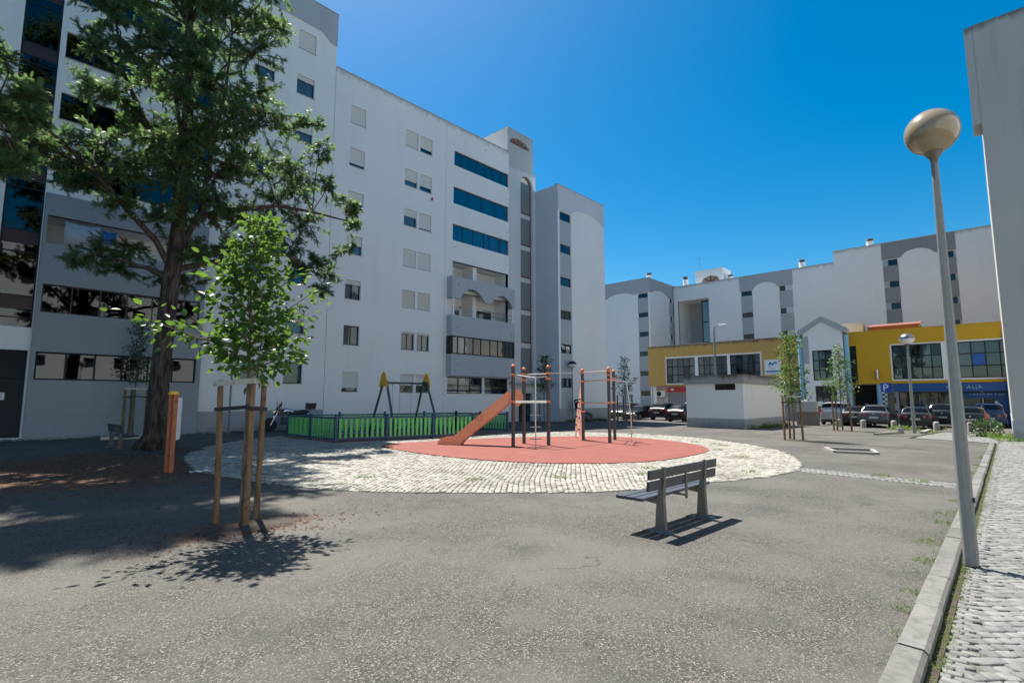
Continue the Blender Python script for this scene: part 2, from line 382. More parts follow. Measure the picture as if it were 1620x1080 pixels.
M['yellow_plastic'] = plain('yellow_plastic', (.80,.44,.02), .4, 0, .06)
M['black'] = plain('black_plastic', (.015,.015,.017), .45)
M['rubber'] = plain('tyre_rubber', (.018,.018,.018), .8)
M['dome'] = plain('tarnished_dome', (.20,.21,.22), .35, .9)
M['chrome'] = plain('alloy', (.55,.56,.57), .25, .95)
M['sign_white'] = plain('sign_white', (.78,.78,.79), .5, 0, .05)
M['sign_blue'] = plain('sign_blue', (.012,.07,.42), .4, 0, .05)
M['shop_blue'] = plain('shop_fascia_blue', (.008,.075,.25), .4, 0, .1)
M['shop_letter'] = plain('pale_sign_letter', (.32,.47,.60), .5)
M['heart_blue'] = plain('emblem_blue', (.03,.22,.48), .5)
M['shop_red'] = plain('shop_red', (.50,.03,.035), .5)
M['light_blue'] = plain('light_blue_column', (.24,.46,.60), .6, 0, .08)
M['sign_post'] = wood_mat('redwood_post', (.30,.085,.035), (.45,.16,.075), .6)
M['roof_tile'] = plain('terracotta_tile', (.20,.075,.052), .8, 0, .25)
M['concrete'] = plain('pale_concrete', (.27,.26,.235), .9, 0, .25, 9, .5)
M['stone_pillar'] = plain('lichened_masonry', (.20,.17,.13), .95, 0, .55, 12, .9)
M['ac'] = plain('air_conditioner_case', (.70,.70,.68), .5)
M['globe'] = paint('grubby_lamp_globe', (.29,.225,.14), .2, 0, .6)
M['tail'] = paint('tail_lamp_red', (.50,.012,.015), .2, 0, 1.)
M['plate'] = plain('number_plate', (.70,.70,.66), .5)
M['sheet_cloth'] = plain('striped_laundry', (.40,.45,.50), .9, 0, .2, 5)
M['lattice'] = plain('white_lattice', (.7,.7,.69), .7)
M['wood_pale'] = wood_mat('pale_timber', (.42,.36,.28), (.58,.52,.42))

# ------------------------------------------------------------------ ground
def inside(px, py, poly):
    poly = np.asarray(poly); c = np.zeros(px.shape, bool); n = len(poly); j = n - 1
    for i in range(n):
        xi, yi = poly[i]; xj, yj = poly[j]
        c ^= ((yi > py) != (yj > py)) & (px < (xj-xi)*(py-yi)/(yj-yi+1e-12)+xi); j = i
    return c
def stone_field(poly, pitch, ang, top, wave=0., holes=(), gap=.012, ratio=1., jit=.006):
    """paving stones laid in staggered rows: returns per-stone corner arrays (n,4,3) tops"""
    poly = np.asarray(poly); c, s = math.cos(ang), math.sin(ang)
    q = poly @ np.array([[c, -s], [s, c]]); lo = q.min(0)-.3; hi = q.max(0)+.3
    ph = pitch; pw = pitch*ratio
    rows = np.arange(lo[1], hi[1], ph); cols = np.arange(lo[0], hi[0], pw)
    X, Y = np.meshgrid(cols, rows); X = X + (np.arange(len(rows)) % 2)[:, None]*pw*.5 + RNG.uniform(-.1, .1, (len(rows), 1))*pw
    X = X.ravel(); Y = Y.ravel()
    hw = (pw-gap)/2; hh = (ph-gap)/2
    cor = np.array([[-hw,-hh],[hw,-hh],[hw,hh],[-hw,hh]])[None] + RNG.uniform(-jit, jit, (len(X), 4, 2))
    P = cor + np.stack([X, Y], 1)[:, None]
    if wave: 
        
        for q in range(5):
            kx, ky, ph_ = RNG.uniform(-2.4,2.4), RNG.uniform(-2.4,2.4), RNG.uniform(0,6.3)
            P[..., 1] += wave*np.sin(P[..., 0]*kx+P[..., 1]*ky+ph_); P[..., 0] += wave*np.cos(P[..., 0]*ky-P[..., 1]*kx+ph_)
    W = P @ np.array([[c, s], [-s, c]])
    ctr = W.mean(1); keep = inside(ctr[:, 0], ctr[:, 1], poly)
    for h in holes: keep &= ~inside(ctr[:, 0], ctr[:, 1], h)
    W = W[keep]; n = len(W)
    z = gz(W[..., 0]) + top + RNG.uniform(-.005, .005, (n, 1)) + RNG.uniform(-.002, .002, (n, 4))
    return np.concatenate([W, z[..., None]], 2)
def stones_mesh(name, T, m, depth=.03):
    """each stone: a crowned top and four sides (9 faces, edges rounded off)"""
    n = len(T); ctr = T.mean(1, keepdims=True)
    top = ctr + (T-ctr)*.86; top[..., 2] += .0
    mid = T.copy(); mid[..., 2] -= .006; low = T.copy(); low[..., 2] -= depth
    V = np.concatenate([top, mid, low], 1).reshape(-1, 3)
    q = [(0,1,2,3)] + [(4+i, 4+(i+1)%4, (i+1)%4, i) for i in range(4)] + [(8+i, 8+(i+1)%4, 4+(i+1)%4, 4+i) for i in range(4)]
    F = (np.array(q)[None] + (np.arange(n)*12)[:, None, None]).reshape(-1, 4)
    return arr_mesh(name, V, F, m)
def lay(name, T, m, parent, singles, eye=(0,0)):
    """the stones nearest the viewer are parts of their own, the rest one mesh"""
    d = np.hypot(T[:, :, 0].mean(1)-eye[0], T[:, :, 1].mean(1)-eye[1]); o = np.argsort(d); T = T[o]
    off = wloc(parent)
    for t in T[:singles]:
        c = t.mean(0); me = stones_mesh(name, (t-c)[None], m); link(name, me, parent, Vector(c)-off)
    kind(link(name+'s', stones_mesh(name+'s', T[singles:], m), parent, -off), 'stuff')

S = 500
g_ = kind(link('ground', MB().sheet([(x, y, gz(x)-.066) for x, y in ((-S,-S),(S,-S),(S,S),(-S,S))]).mesh('ground', M['bed_dark'])), 'structure')
PLAZA = [(-80,.68),(30.5,.68),(31.8,3.6),(34,3.6),(41,3.0),(41,-60),(160,-60),(160,140),(-80,140)]
kind(MB().prism([(x,y,gz(x)) for x,y in PLAZA], (0,0,-.06)).build('asphalt_square', M['asphalt']), 'structure')

OVAL = closed_curve([(4.28,15.43),(4.13,12.8),(4.56,10.4),(5.17,8.87),(6.19,7.57),(7.25,6.51),(8.65,5.4),(11,4.58),(13.1,3.97),(15.37,4.05),(18.43,5.17),(21.27,7.06),(24.2,10.9),(24.76,14.6),(23.3,17.75),(21.5,20.2),(19,23),(15,25),(11,24.9),(7.5,22.3),(5.3,19)])
REDOVAL = closed_curve([(10.77,16.7),(10.3,14.64),(10.15,12.52),(10.38,10.51),(11.06,9.03),(12.16,7.96),(13.6,7.3),(15.8,7.25),(18.04,7.63),(20.04,9.02),(21.47,11.39),(21.66,13.44),(20.23,15.34),(17.38,16.78),(14.2,17.3),(11.99,17.3)])
oval = kind(MB().sheet([(x,y,gz(x)+.004) for x,y in OVAL]).build('cobbled_oval', M['bed']), 'structure')
SWINGPAD = [(10.45,19.35),(16.9,18.5),(20.5,19.8),(20.5,24.1),(10.45,24.1)]
T = stone_field(OVAL, .108, R(38), .022, wave=.022, jit=.013, holes=[REDOVAL, SWINGPAD], gap=.019)
lay('cobblestone', T, M['cobble_white'], oval, 250)
kind(MB().prism([(x,y,gz(x)+.003) for x,y in REDOVAL], (0,0,.036)).build('red_rubber_surface', M['red_rubber']), 'structure')
kind(MB().prism([(x,y,gz(x)+.002) for x,y in SWINGPAD], (0,0,.034)).build('maroon_rubber_surface', M['dark_rubber']), 'structure')

walk = kind(MB().sheet([(x,y,gz(x)-.058) for x,y in ((.2,.46),(33.6,.46),(33.6,-3.2),(.2,-3.2))]).build('cobbled_walkway', M['bed_dark']), 'structure')
WALK = [(.6,.28),(33.5,.28),(33.5,-3.),(.6,-3.)]
T = stone_field(WALK, .098, R(-46), -.036, gap=.009, ratio=1.05, jit=.008)
T2 = stone_field([(.6,.445),(33.5,.445),(33.5,.285),(.6,.285)], .062, R(90), -.038, gap=.012, ratio=1.8, jit=.005)
near = np.concatenate([T[(T[:,0,0] < 8)], T2[(T2[:,0,0] < 6)]])
vis = near.mean(1); d = np.hypot(vis[:,0], vis[:,1]); okv = (vis[:,1] > -.035*vis[:,0]-.12) & (vis[:,0] > 2.6)
o = np.argsort(np.where(okv, d, 99))[:300]; m_ = np.ones(len(near), bool); m_[o] = False
for t in near[o]:
    c = t.mean(0); link('cobblestone', stones_mesh('cobblestone', (t-c)[None], M['cobble_grey']), walk, c)
rest = np.concatenate([near[m_], T[(T[:,0,0] >= 8)], T2[(T2[:,0,0] >= 6)]])
kind(link('cobblestones', stones_mesh('cobblestones', rest, M['cobble_grey']), walk), 'stuff')
kind(MB().prism([(x_,y_,gz(x_)-.055) for x_,y_ in ((.3,.44),(30.4,.44),(30.4,.505),(.3,.505))], (0,0,.022)).build('gutter_soil', M['soil']), 'structure')
APRON = [(30.7,.5),(31.9,3.45),(34,3.45),(40.9,2.9),(40.9,-4),(33.7,-.2),(33.5,.3)]
apron = kind(MB().sheet([(x,y,gz(x)-.054) for x,y in APRON]).build('cobbled_apron', M['bed']), 'structure')
kind(link('cobblestones', stones_mesh('cobblestones', stone_field(APRON, .13, R(20), -.02, gap=.022, jit=.015), M['cobble_grey']), apron), 'stuff')

# kerb stones along the walkway, one by one
kerb = kind(link('kerb', None), 'structure')
x = .3
while x < 30.4:
    L = random.choice((.98, 1.0, .62, .99)); L = min(L, 30.5-x)
    b = MB(); y0, y1 = .50, .672; dz = random.uniform(-.006, .006); dy = random.uniform(-.006, .006)
    xs = (x+.006, x+L-.006); pr_ = [(y0,-.12),(y0,.02),(y0+.025,.043),(y1-.012,.047),(y1,.035),(y1,-.12)]
    b.prism([(xs[0], y+dy, gz(xs[0])+z+dz) for y, z in pr_], (xs[1]-xs[0], 0, gz(xs[1])-gz(xs[0])))
    o = b.build('kerb_stone', M['kerb'], kerb); x += L
for (a, bq) in (((30.5,.70),(31.75,3.5)),):
    n = 3
    for i in range(n):
        p = Vector((*a,0)).lerp(Vector((*bq,0)), i/n+.01); q = Vector((*a,0)).lerp(Vector((*bq,0)), (i+1)/n-.01)
        p.z = gz(p.x)-.02; q.z = gz(q.x)-.02; MB().bar(p, q, .13, .09).build('kerb_stone', M['kerb'], kerb)
# strip of setts across the asphalt, and cut stone edging round the oval
STRIP = [(13.72,.7),(14.42,.72),(15.0,4.02),(14.25,3.85)]
strip = kind(MB().sheet([(x,y,gz(x)+.004) for x,y in STRIP]).build('sett_strip', M['bed']), 'structure')
kind(link('setts', stones_mesh('setts', stone_field(STRIP, .12, R(80), .014, gap=.016), M['cobble_grey']), strip), 'stuff')
# asphalt repair joints
for pts in (((25.5,6.17),(25.0,4.39),(24.4,2.2)), ((33.9,3.7),(32.4,4.9),(31.6,6.6),(31.0,9.5))):
    b = MB()
    for p, q in zip(pts, pts[1:]): b.bar((*p, gz(p[0])+.003), (*q, gz(q[0])+.003), .09, .01)
    kind(b.build('repair_joint', M['soil']), 'structure')

# ------------------------------------------------------------------ buildings: walls with real openings, windows as parts
def P3(face, plane, a, z, d=0.):
    return (a, plane+d, z) if face == 'Y' else (plane+d, a, z)
def rect(a0, a1, z0, z1): return [(a0,z0),(a1,z0),(a1,z1),(a0,z1)]
def wall(b, face, plane, outer, holes=(), depth=.28, thick=None):
    """flat wall with openings whose reveals run depth inward; thick makes a raised closed plate instead"""
    if thick:
        vec = (0,thick,0) if face == 'Y' else (thick,0,0)
        b.prism([P3(face,plane,a,z) for a,z in outer], vec, [[P3(face,plane,a,z) for a,z in h] for h in holes]); return b
    b.sheet([P3(face,plane,a,z) for a,z in outer], [[P3(face,plane,a,z) for a,z in h] for h in holes])
    for h in holes:
        for i in range(len(h)):
            j = (i+1) % len(h)
            b.add([P3(face,plane,*h[i]), P3(face,plane,*h[j]), P3(face,plane,*h[j],d=depth), P3(face,plane,*h[i],d=depth)], [(0,1,2,3)])
    return b
def shell(b, x0, x1, y0, y1, z0, z1, skip=''):
    """closed block less the faces named in skip (w e s n t)"""
    f = dict(w=((x0,y0,z0),(x0,y1,z0),(x0,y1,z1),(x0,y0,z1)), e=((x1,y0,z0),(x1,y1,z0),(x1,y1,z1),(x1,y0,z1)),
             s=((x0,y0,z0),(x1,y0,z0),(x1,y0,z1),(x0,y0,z1)), n=((x0,y1,z0),(x1,y1,z0),(x1,y1,z1),(x0,y1,z1)),
             t=((x0,y0,z1),(x1,y0,z1),(x1,y1,z1),(x0,y1,z1)))
    for k, q in f.items():
        if k not in skip: b.add(q, [(0,1,2,3)])
    return b
CACHE = {}
def cached(key, fn):
    if key not in CACHE: CACHE[key] = fn()
    return CACHE[key]
def curtain_mesh(w, h, m, seed):
    b = MB(); n = max(6, int(w/.07)); rr = random.Random(seed); vs = []
    for i in range(n+1):
        y = .03*math.sin(i*2.1+rr.random()) ; vs += [(w*i/n, y, 0), (w*i/n, y, h)]
    b.add(vs, [(2*i, 2*i+2, 2*i+3, 2*i+1) for i in range(n)]); return b.mesh('curtain', m, True)
def shutter_mesh(w, h, m):
    b = MB(); n = max(1, round(h/.055)); s = h/n; vs = []
    prof = []
    for i in range(n): prof += [(0, -i*s), (-.012, -i*s-.012), (-.012, -(i+1)*s+.012)]
    prof.append((0, -h))
    for y, z in prof: vs += [(0, y, z), (w, y, z)]
    b.add(vs, [(2*i, 2*i+1, 2*i+3, 2*i+2) for i in range(len(prof)-1)])
    b.box(0, w, .0, .02, -h, -h+.05)
    return b.mesh('shutter', m)
def window(parent, face, plane, a, z, w, h, nx=1, nz=1, shut=0., back='interior', glass='glass', frame='frame', rec=.13, bw=.05, sill=True, shm='shutter', special=None, xs=None):
    """a window: its frame is the part; panes, shutter, curtain and sill are sub-parts. a = left edge as seen from outside, z = foot"""
    xs = xs or [w*i/nx for i in range(nx+1)]; zs = [h*i/nz for i in range(nz+1)]
    key = (round(w,2), round(h,2), tuple(round(q,2) for q in xs), nz, frame, bw)
    def mk():
        b = MB(); y0, y1 = 0, .06
        b.box(0,w,y0,y1,0,bw); b.box(0,w,y0,y1,h-bw,h); b.box(0,bw,y0,y1,bw,h-bw); b.box(w-bw,w,y0,y1,bw,h-bw)
        for q in xs[1:-1]: b.box(q-bw/2, q+bw/2, y0+.004, y1, bw, h-bw)
        for q in zs[1:-1]:
            for i in range(len(xs)-1): b.box(max(xs[i],0)+bw*.5, xs[i+1]-bw*.5, y0+.006, y1-.004, q-bw/2, q+bw/2)
        return b.mesh('window', M[frame])
    rot = 0 if face == 'Y' else -math.pi/2
    L = P3(face, plane, a, z, rec)
    o = link('window', cached(key, mk), parent, Vector(L)-wloc(parent), (0,0,rot))
    for i in range(len(xs)-1):
        for k in range(nz):
            pw = xs[i+1]-xs[i]-.01; ph = zs[k+1]-zs[k]-.01
            g = glass
            if special and (i, k) in special: g = special[(i, k)]
            me = cached(('pane', round(pw,2), round(ph,2), g), lambda: MB().box(0,pw,0,.008,0,ph).mesh('pane', M[g] if g in M else g))
            link('pane', me, o, (xs[i]+.005, .025, zs[k]+.005))
    if shut > 0:
        sh = h*shut; me = cached(('shut', round(w,2), round(sh,2), shm), lambda: shutter_mesh(w-.02, sh, M[shm])); link('shutter', me, o, (.01, -.03, h-.004))
    backs = back if isinstance(back, (list, tuple)) else [back]
    if len(backs) == 1:
        xx = [0, w]
    else:
        xx = [w*i/len(backs) for i in range(len(backs)+1)]
    for i, bk in enumerate(backs):
        ww = xx[i+1]-xx[i]
        if bk in ('interior', 'room'):
            me = cached(('back', round(ww,2), round(h,2), bk), lambda: MB().box(0,ww,0,.02,0,h).mesh('interior', M[bk])); link('interior', me, o, (xx[i], .9 if bk == 'room' else .5, 0))
        else:
            me = cached(('cur', round(ww,2), round(h,2), bk), lambda: curtain_mesh(ww, h, M[bk], i)); link('curtain', me, o, (xx[i], .16, 0))
    if 'room' in backs or 'interior' in backs:      # the room's walls behind the glass
        me = cached(('roombox', round(w,2), round(h,2)), lambda: MB().add([(0,.07,0),(w,.07,0),(w,1.,0),(0,1.,0),(0,.07,h),(w,.07,h),(w,1.,h),(0,1.,h)], [(0,1,2,3),(4,5,6,7),(0,3,7,4),(1,2,6,5)]).mesh('room_lining', M['room'])); link('room_lining', me, o)
    if sill:
        me = cached(('sill', round(w,2)), lambda: MB().box(-.03,w+.03,-.17,.0,-.04,-.001).mesh('sill', M['coping'])); link('sill', me, o)
    return o

# ---- the tall left block --------------------------------------------------------------------------------------------------
PITCH = 2.925; V0 = 29.9
tall = thing('apartment_building', 'tall white apartment block with glazed stair strip behind the big feathery tree', 'building', (0, V0, 0), 0, 'joined blocks of the long white building')
H = []; wins = []
def add_w(lst, holes, a, z, w, h, **k): holes.append(rect(a, a+w, z, z+h)); lst.append((a, z, w, h, k))
st = {0:(0,'curtain_dark'), 1:(.45,'curtain'), 2:(.32,'interior'), 3:(1.,'interior'), 4:(.6,'curtain'), 5:(0.5,'curtain'), 6:(.22,'curtain'), 7:(1.,'interior')}
for k in range(8):
    s, bk = st[k]; add_w(wins, H, 12.72, 2.55+PITCH*k, 1.1, 1.22, shut=s, back=bk, shm=('shutter_old' if k == 3 else 'shutter'))
    s2, bk2 = (((0,'curtain_dark'),(1.,'interior'),(.4,'curtain'),(.9,'interior'))[k % 4]); add_w(wins, H, 10.3, 2.55+PITCH*k, 1.1, 1.22, shut=s2, back=bk2)
# ribbon windows of the upper storeys in the bay next to the stairs
for k in range(3, 8):
    add_w(wins, H, 2.2, 2.42+PITCH*k, 6.1, 1.25, nx=6, back=['interior','curtain','interior','curtain_tan','curtain','interior'], glass='glass_dark')
LOG = rect(2.15, 8.35, 8.37, 9.62)
STAIR = rect(.75, 2.0, 4.66, 24.6); DOOR = rect(-.9, 1.97, .05, 3.69)
b = MB(); BAYHOLE = rect(2.051, 8.449, -.2, 10.6)
wall(b, 'Y', V0, rect(-12, 15.2, -.2, 26.5), H+[STAIR, DOOR, rect(2.1, 8.4, .0, 10.55)], .3)
shell(b, -12, 15.2, V0, 42, -.2, 26.5, 's'); b.build('wall', M['white_l1'], tall)
for a, z, w, h, k in wins: window(tall, 'Y', V0, a, z, w, h, **k)
# grey bay of the lower storeys, a hand's breadth proud of the wall
BAY = V0-.16
bw_ = []; bh = []
add_w(bw_, bh, 2.2, 2.46, 6.05, 1.2, nx=6, back=['curtain_tan','curtain_tan','interior','curtain','interior','curtain_tan'], glass='glass_dark', bw=.07, sill=False)
add_w(bw_, bh, 2.2, 5.35, 6.05, 1.24, nx=6, back=['curtain_dark','interior','curtain_tan','curtain_tan','curtain','curtain'], glass='glass_dark', frame='frame_brown', sill=False)
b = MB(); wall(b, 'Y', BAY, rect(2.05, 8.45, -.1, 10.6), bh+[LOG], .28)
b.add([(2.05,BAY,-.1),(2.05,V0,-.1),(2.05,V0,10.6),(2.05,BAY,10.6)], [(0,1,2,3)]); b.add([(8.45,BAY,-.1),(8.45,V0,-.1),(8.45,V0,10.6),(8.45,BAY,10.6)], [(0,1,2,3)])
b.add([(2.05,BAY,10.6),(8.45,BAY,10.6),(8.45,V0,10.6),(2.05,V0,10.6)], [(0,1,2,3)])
b.build('grey_bay', M['grey_bay_shaded'], tall)
for a, z, w, h, k in bw_: window(tall, 'Y', BAY, a, z, w, h, **k)
# loggia behind the parapet
b = MB(); b.add([(2.15,BAY+.1,8.2),(8.35,BAY+.1,8.2),(8.35,V0+1.5,8.2),(2.15,V0+1.5,8.2),(2.15,BAY+.1,9.62),(8.35,BAY+.1,9.62),(8.35,V0+1.5,9.62),(2.15,V0+1.5,9.62)], [(0,1,2,3),(4,5,6,7),(0,3,7,4),(1,2,6,5),(2,3,7,6)])
b.build('loggia', M['white'], tall)
window(tall, 'Y', V0+1.2, 3.3, 8.2, 1.9, 1.25, nx=2, shut=.4, back='interior', rec=.2, sill=False)
b = MB().box(2.02,8.48,BAY-.012,BAY,.98,1.0); b.box(2.02,2.05,BAY-.01,BAY+.02,.1,10.6); b.build('render_joint', M['grey_dark'], tall)
MB().box(-12,.75-.05,V0-.02,V0,-.1,1.0).build('plinth', M['plinth'], tall); MB().box(8.5,15.2,V0-.02,V0,-.1,1.02).build('plinth', M['plinth'], tall)
# stair glazing
sg = MB(); x0, x1 = .75, 2.0
for q in (x0, x1-.06): sg.box(q, q+.06, V0+.08, V0+.16, 4.66, 24.6)
stair = None
zz = 4.66; levels = []
z = 5.42
for k in range(7):
    sg.box(x0+.06, x1-.06, V0+.085, V0+.15, z-.38, z-.33); sg.box(x0+.06, x1-.06, V0+.085, V0+.15, z+.55, z+.6); levels.append(z); z += 2.8
stair = sg.build('stair_window', M['frame'], tall)
prev = 4.66
for z in levels:
    MB().box(x0+.06, x1-.06, V0+.1, V0+.13, z, z+.55).build('spandrel', M['spandrel'], stair)
    MB().box(x0+.06, x1-.06, V0+.11, V0+.118, prev, z-.01).build('pane', M['glass_dark'], stair); prev = z+.56
MB().box(x0, x1, V0+.6, V0+.62, 4.6, 24.6).build('interior', M['interior'], stair)
# entrance under the stairs
b = MB().box(-.9,1.97,V0+.28,V0+.32,2.5,3.69); b.build('entrance_panel', M['interior'], tall)
d = MB().box(-.9,1.97,V0+.29,V0+.33,.05,2.49).build('entrance_door', M['frame'], tall)
MB().box(.9,1.4,V0+.275,V0+.289,1.62,1.92).build('paper_notice', M['sign_white'], d)
for q in (1.84,1.77,1.70): MB().box(.98,1.32,V0+.271,V0+.2745,q-.012,q+.012).build('text_line', M['frame'], d)
# grey parapet band with its curved foot
band = [(9.0,26.5),(15.2,26.5),(15.2,24.3),(14.98,24.32),(14.7,24.4)]+[(14.55,24.5),(14.35,24.72),(14.0,24.82),(13.0,24.84),(9.0,24.84)]
b = MB(); wall(b, 'Y', V0-.05, band, (), thick=.048); b.build('parapet_band', M['grey_bay'], tall)
MB().box(-12,15.23,V0-.08,V0+.3,26.5,26.56).build('coping', M['coping'], tall)

# ---- the lower block with ribbon windows, bay and stair tower ----------------------------------------------------------------
low = thing('apartment_building', 'long white block with paired shuttered windows, blue ribbon windows and arched grey balconies', 'building', (20, V0, 0), 0, 'joined blocks of the long white building')
H = []; wins = []
s16 = {0:(.82,'interior'), 1:(.0,'curtain_tan'), 2:(.22,'curtain'), 3:(.5,'curtain'), 4:(.6,'interior'), 5:(.82,'interior'), 6:(.96,'interior')}
pl = {0:(.62,'interior'), 1:(.1,'curtain'), 2:(1.,'interior'), 3:(1.,'interior'), 4:(.42,'curtain'), 5:(.66,'curtain'), 6:(1.,'interior')}
pr2 = {0:(.62,'interior'), 1:(.1,'curtain'), 2:(1.,'interior'), 3:(1.,'interior'), 4:(.9,'interior'), 5:(.7,'curtain'), 6:(.72,'interior')}
for k in range(7):
    z = 2.12+PITCH*k
    for a, d_ in ((16.35,s16),(20.65,pl),(21.95,pr2)):
        add_w(wins, H, a, z, 1.1, 1.22, shut=d_[k][0], back=d_[k][1], shm='shutter_old' if (k in (2,) and a > 20) else 'shutter', nx=2 if d_[k][0] < .3 else 1)
add_w(wins, H, 25.2, 19.72, 6.1, 1.2, glass='glass_blue', sill=False, back='interior', xs=[0,.8,1.65,2.5,3.4,4.2,5.3,6.1])
add_w(wins, H, 25.15, 16.65, 6.15, 1.35, nx=4, glass='glass_blue', sill=False, back='interior')
add_w(wins, H, 25.12, 13.72, 6.2, 1.3, glass='glass_blue', sill=False, back=['interior','interior','curtain','interior','interior','curtain'], xs=[0,1.1,2.2,3.4,4.0,5.1,5.3,6.2])
LOG4 = rect(25.15, 31.25, 10.0, 12.1); LOG3 = rect(25.15, 31.25, 7.0, 9.75)
add_w(wins, H, 24.75, 2.05, 3.6, 1.25, nx=3, back='room', bw=.07, sill=False); add_w(wins, H, 28.55, 2.05, 2.7, 1.25, back='room', bw=.07, sill=False, xs=[0,.95,1.8,2.7])
b = MB(); wall(b, 'Y', V0+.0, rect(15.2, 31.35, -.4, 22.95), H+[LOG4, LOG3], .3)
shell(b, 15.2, 31.35, V0, 42, -.4, 22.95, 'sw'); b.build('wall', M['white_l2'], low)
for a, z, w, h, k in wins: window(low, 'Y', V0, a, z, w, h, **k)
MB().box(15.2,31.38,V0-.05,V0+.3,22.95,23.0).build('coping', M['coping'], low)
MB().box(15.23,31.3,V0-.02,V0,-.4,.62).build('plinth', M['plinth'], low)
b = MB().box(15.19,15.215,V0-.006,V0,.62,22.9).box(24.4,24.412,V0-.006,V0,.62,22.9); b.build('render_joint', M['grey_dark'], low)
# recessed loggias with rear walls and windows
for z0, z1 in ((10.0,12.1),(7.0,9.75)):
    b = MB(); y0, y1 = V0+.02, V0+1.6
    b.add([(25.15,y0,z0),(31.25,y0,z0),(31.25,y1,z0),(25.15,y1,z0),(25.15,y0,z1),(31.25,y0,z1),(31.25,y1,z1),(25.15,y1,z1)], [(0,1,2,3),(4,5,6,7),(0,3,7,4),(1,2,6,5),(2,3,7,6)])
    b.box(27.5,27.9,V0+.3,V0+1.6,z0,z1-.002)
    b.build('loggia', M['white'], low)
window(low, 'Y', V0+1.3, 25.3, 10.1, 2.0, 1.75, nx=2, shut=.55, back='interior', rec=.2, sill=False)
window(low, 'Y', V0+1.3, 28.2, 10.1, 2.6, 1.85, nx=3, shut=.72, back='interior', rec=.2, sill=False)
window(low, 'Y', V0+1.3, 25.3, 7.0, 1.8, 1.95, nx=2, shut=.15, back=['curtain','interior'], rec=.2, sill=False)
window(low, 'Y', V0+1.3, 28.2, 7.0, 2.5, 2.1, nx=3, shut=.1, back=['interior','curtain','interior'], rec=.2, sill=False)
# projecting grey bay: two parapets, an enclosed ribbon between, arches under the upper one
F = V0-.62; x0, x1 = 24.62, 31.42
b = MB()
b.box(x0,x1,F,V0-.002,3.36,4.95)                                     # parapet over the ground floor
b.box(x0,x1,F,F+.16,6.3,7.85); b.box(x0,x0+.16,F+.16,V0-.002,6.3,7.85); b.box(x1-.16,x1,F+.16,V0-.002,6.3,7.85); b.box(x0+.16,x1-.16,F+.16,V0-.002,6.3,6.5)
def bow(a0, a1, z0, zt, n=14): return [(a0+(a1-a0)*i/n, z0+(zt-z0)*math.sin(math.pi*i/n)**.75) for i in range(n+1)]
up = [(x0,10.75),(x1,10.75),(x1,9.12)]+[(31.2,9.12)]+bow(31.1,28.75,9.2,9.98)+[(28.5,9.15),(28.1,9.12)]+bow(27.9,25.45,9.2,10.02)+[(25.3,9.12),(x0,9.12)]
b.prism([(a,F,z) for a, z in up[::-1]], (0,.16,0)); b.box(x0,x0+.16,F+.16,V0-.002,9.12,10.75); b.box(x1-.16,x1,F+.16,V0-.002,9.12,10.75)
b.box(x0+.16,x1-.16,F+.16,V0-.002,10.55,10.75)
bay = b.build('grey_bay', M['grey_bay'], low)
window(low, 'Y', F-.07, x0+.1, 4.96, x1-x0-.2, 1.33, back=['interior','curtain','interior','interior','room','interior','curtain'], bw=.08, sill=False, xs=[0,.55,1.25,2.1,2.9,3.9,4.75,5.65,6.1,6.6])
b = MB().box(x0,x0+.1,F+.05,V0-.002,4.951,6.299); b.box(x1-.1,x1,F+.05,V0-.002,4.951,6.299); b.build('bay_side', M['frame'], low)
b = MB()
for z in (8.15,8.5): b.tube([(27.9,F+.1,z),(31.25,F+.1,z)], .025, 6)
for a in (27.95,29.0,30.1,31.2): b.tube([(a,F+.1,7.85),(a,F+.1,8.5)], .022, 6)
b.build('balcony_rail', M['galv'], low)
for a in (24.75, 31.15): MB().box(a,a+.12,F+.03,F+.13,7.851,9.12).build('balcony_post', M['white'], low)
b = MB()
for a in (25.2,30.9):
    for z in (10.2,6.9,4.2): b.tube([(a,F-.09,z),(a,F,z)], .03, 6)
b.build('drain_spout', M['grey_dark'], low)
b = MB()
for a, z in ((25.25,17.0),(25.3,13.2),(31.1,18.6),(31.1,15.7),(31.1,12.9),(28.5,22.1)): b.tube([(a,V0-.07,z),(a,V0,z)], .03, 6)
b.build('drain_spout', M['grey_dark'], low)
# decorations on the arched balcony wall
for a, z, m_, r_ in ((25.25,9.05,'frame',.13),(26.3,9.0,'swing_green',.11),(27.25,8.95,'swing_green',.10),(27.3,8.15,'frame',.12),(28.05,8.3,'shop_red',.1)):
    MB().lathe([(r_*.5,0),(r_,.015),(r_*.5,.03)], (a,V0+1.46,z), 8, 'y').build('wall_ornament', M[m_], low)
# stair tower with tall arched window
T0 = V0+.16; tw = (31.35, 35.02)
archw = [(33.0,3.5),(34.58,3.5),(34.58,20.75)]+[(33.79+.79*math.cos(t), 20.75+.82*math.sin(t)) for t in [math.pi*i/14 for i in range(1,14)]]+[(33.0,20.75)]
b = MB(); ent = rect(31.9, 34.5, -.3, 2.15)
wall(b, 'Y', T0, rect(tw[0], tw[1], -.4, 22.05), [archw, ent], .35); shell(b, tw[0], tw[1], T0, 42, -.4, 22.05, 'sw')
b.build('stair_tower', M['grey_tower'], low)
b = MB(); inner = [(33.79+(a-33.79)*.90, 3.58+(z-3.5)*.993) for a, z in archw]
b.prism([(a,T0+.2,z) for a,z in archw], (0,.08,0), [[(a,T0+.2,z) for a,z in inner]])
zs_ = [3.6+2.9*i for i in range(6)]
for z in zs_[1:]: b.box(33.05,34.53,T0+.205,T0+.27,z,z+.11)
aw = b.build('arched_window', M['frame_red'], low)
prev = 3.6
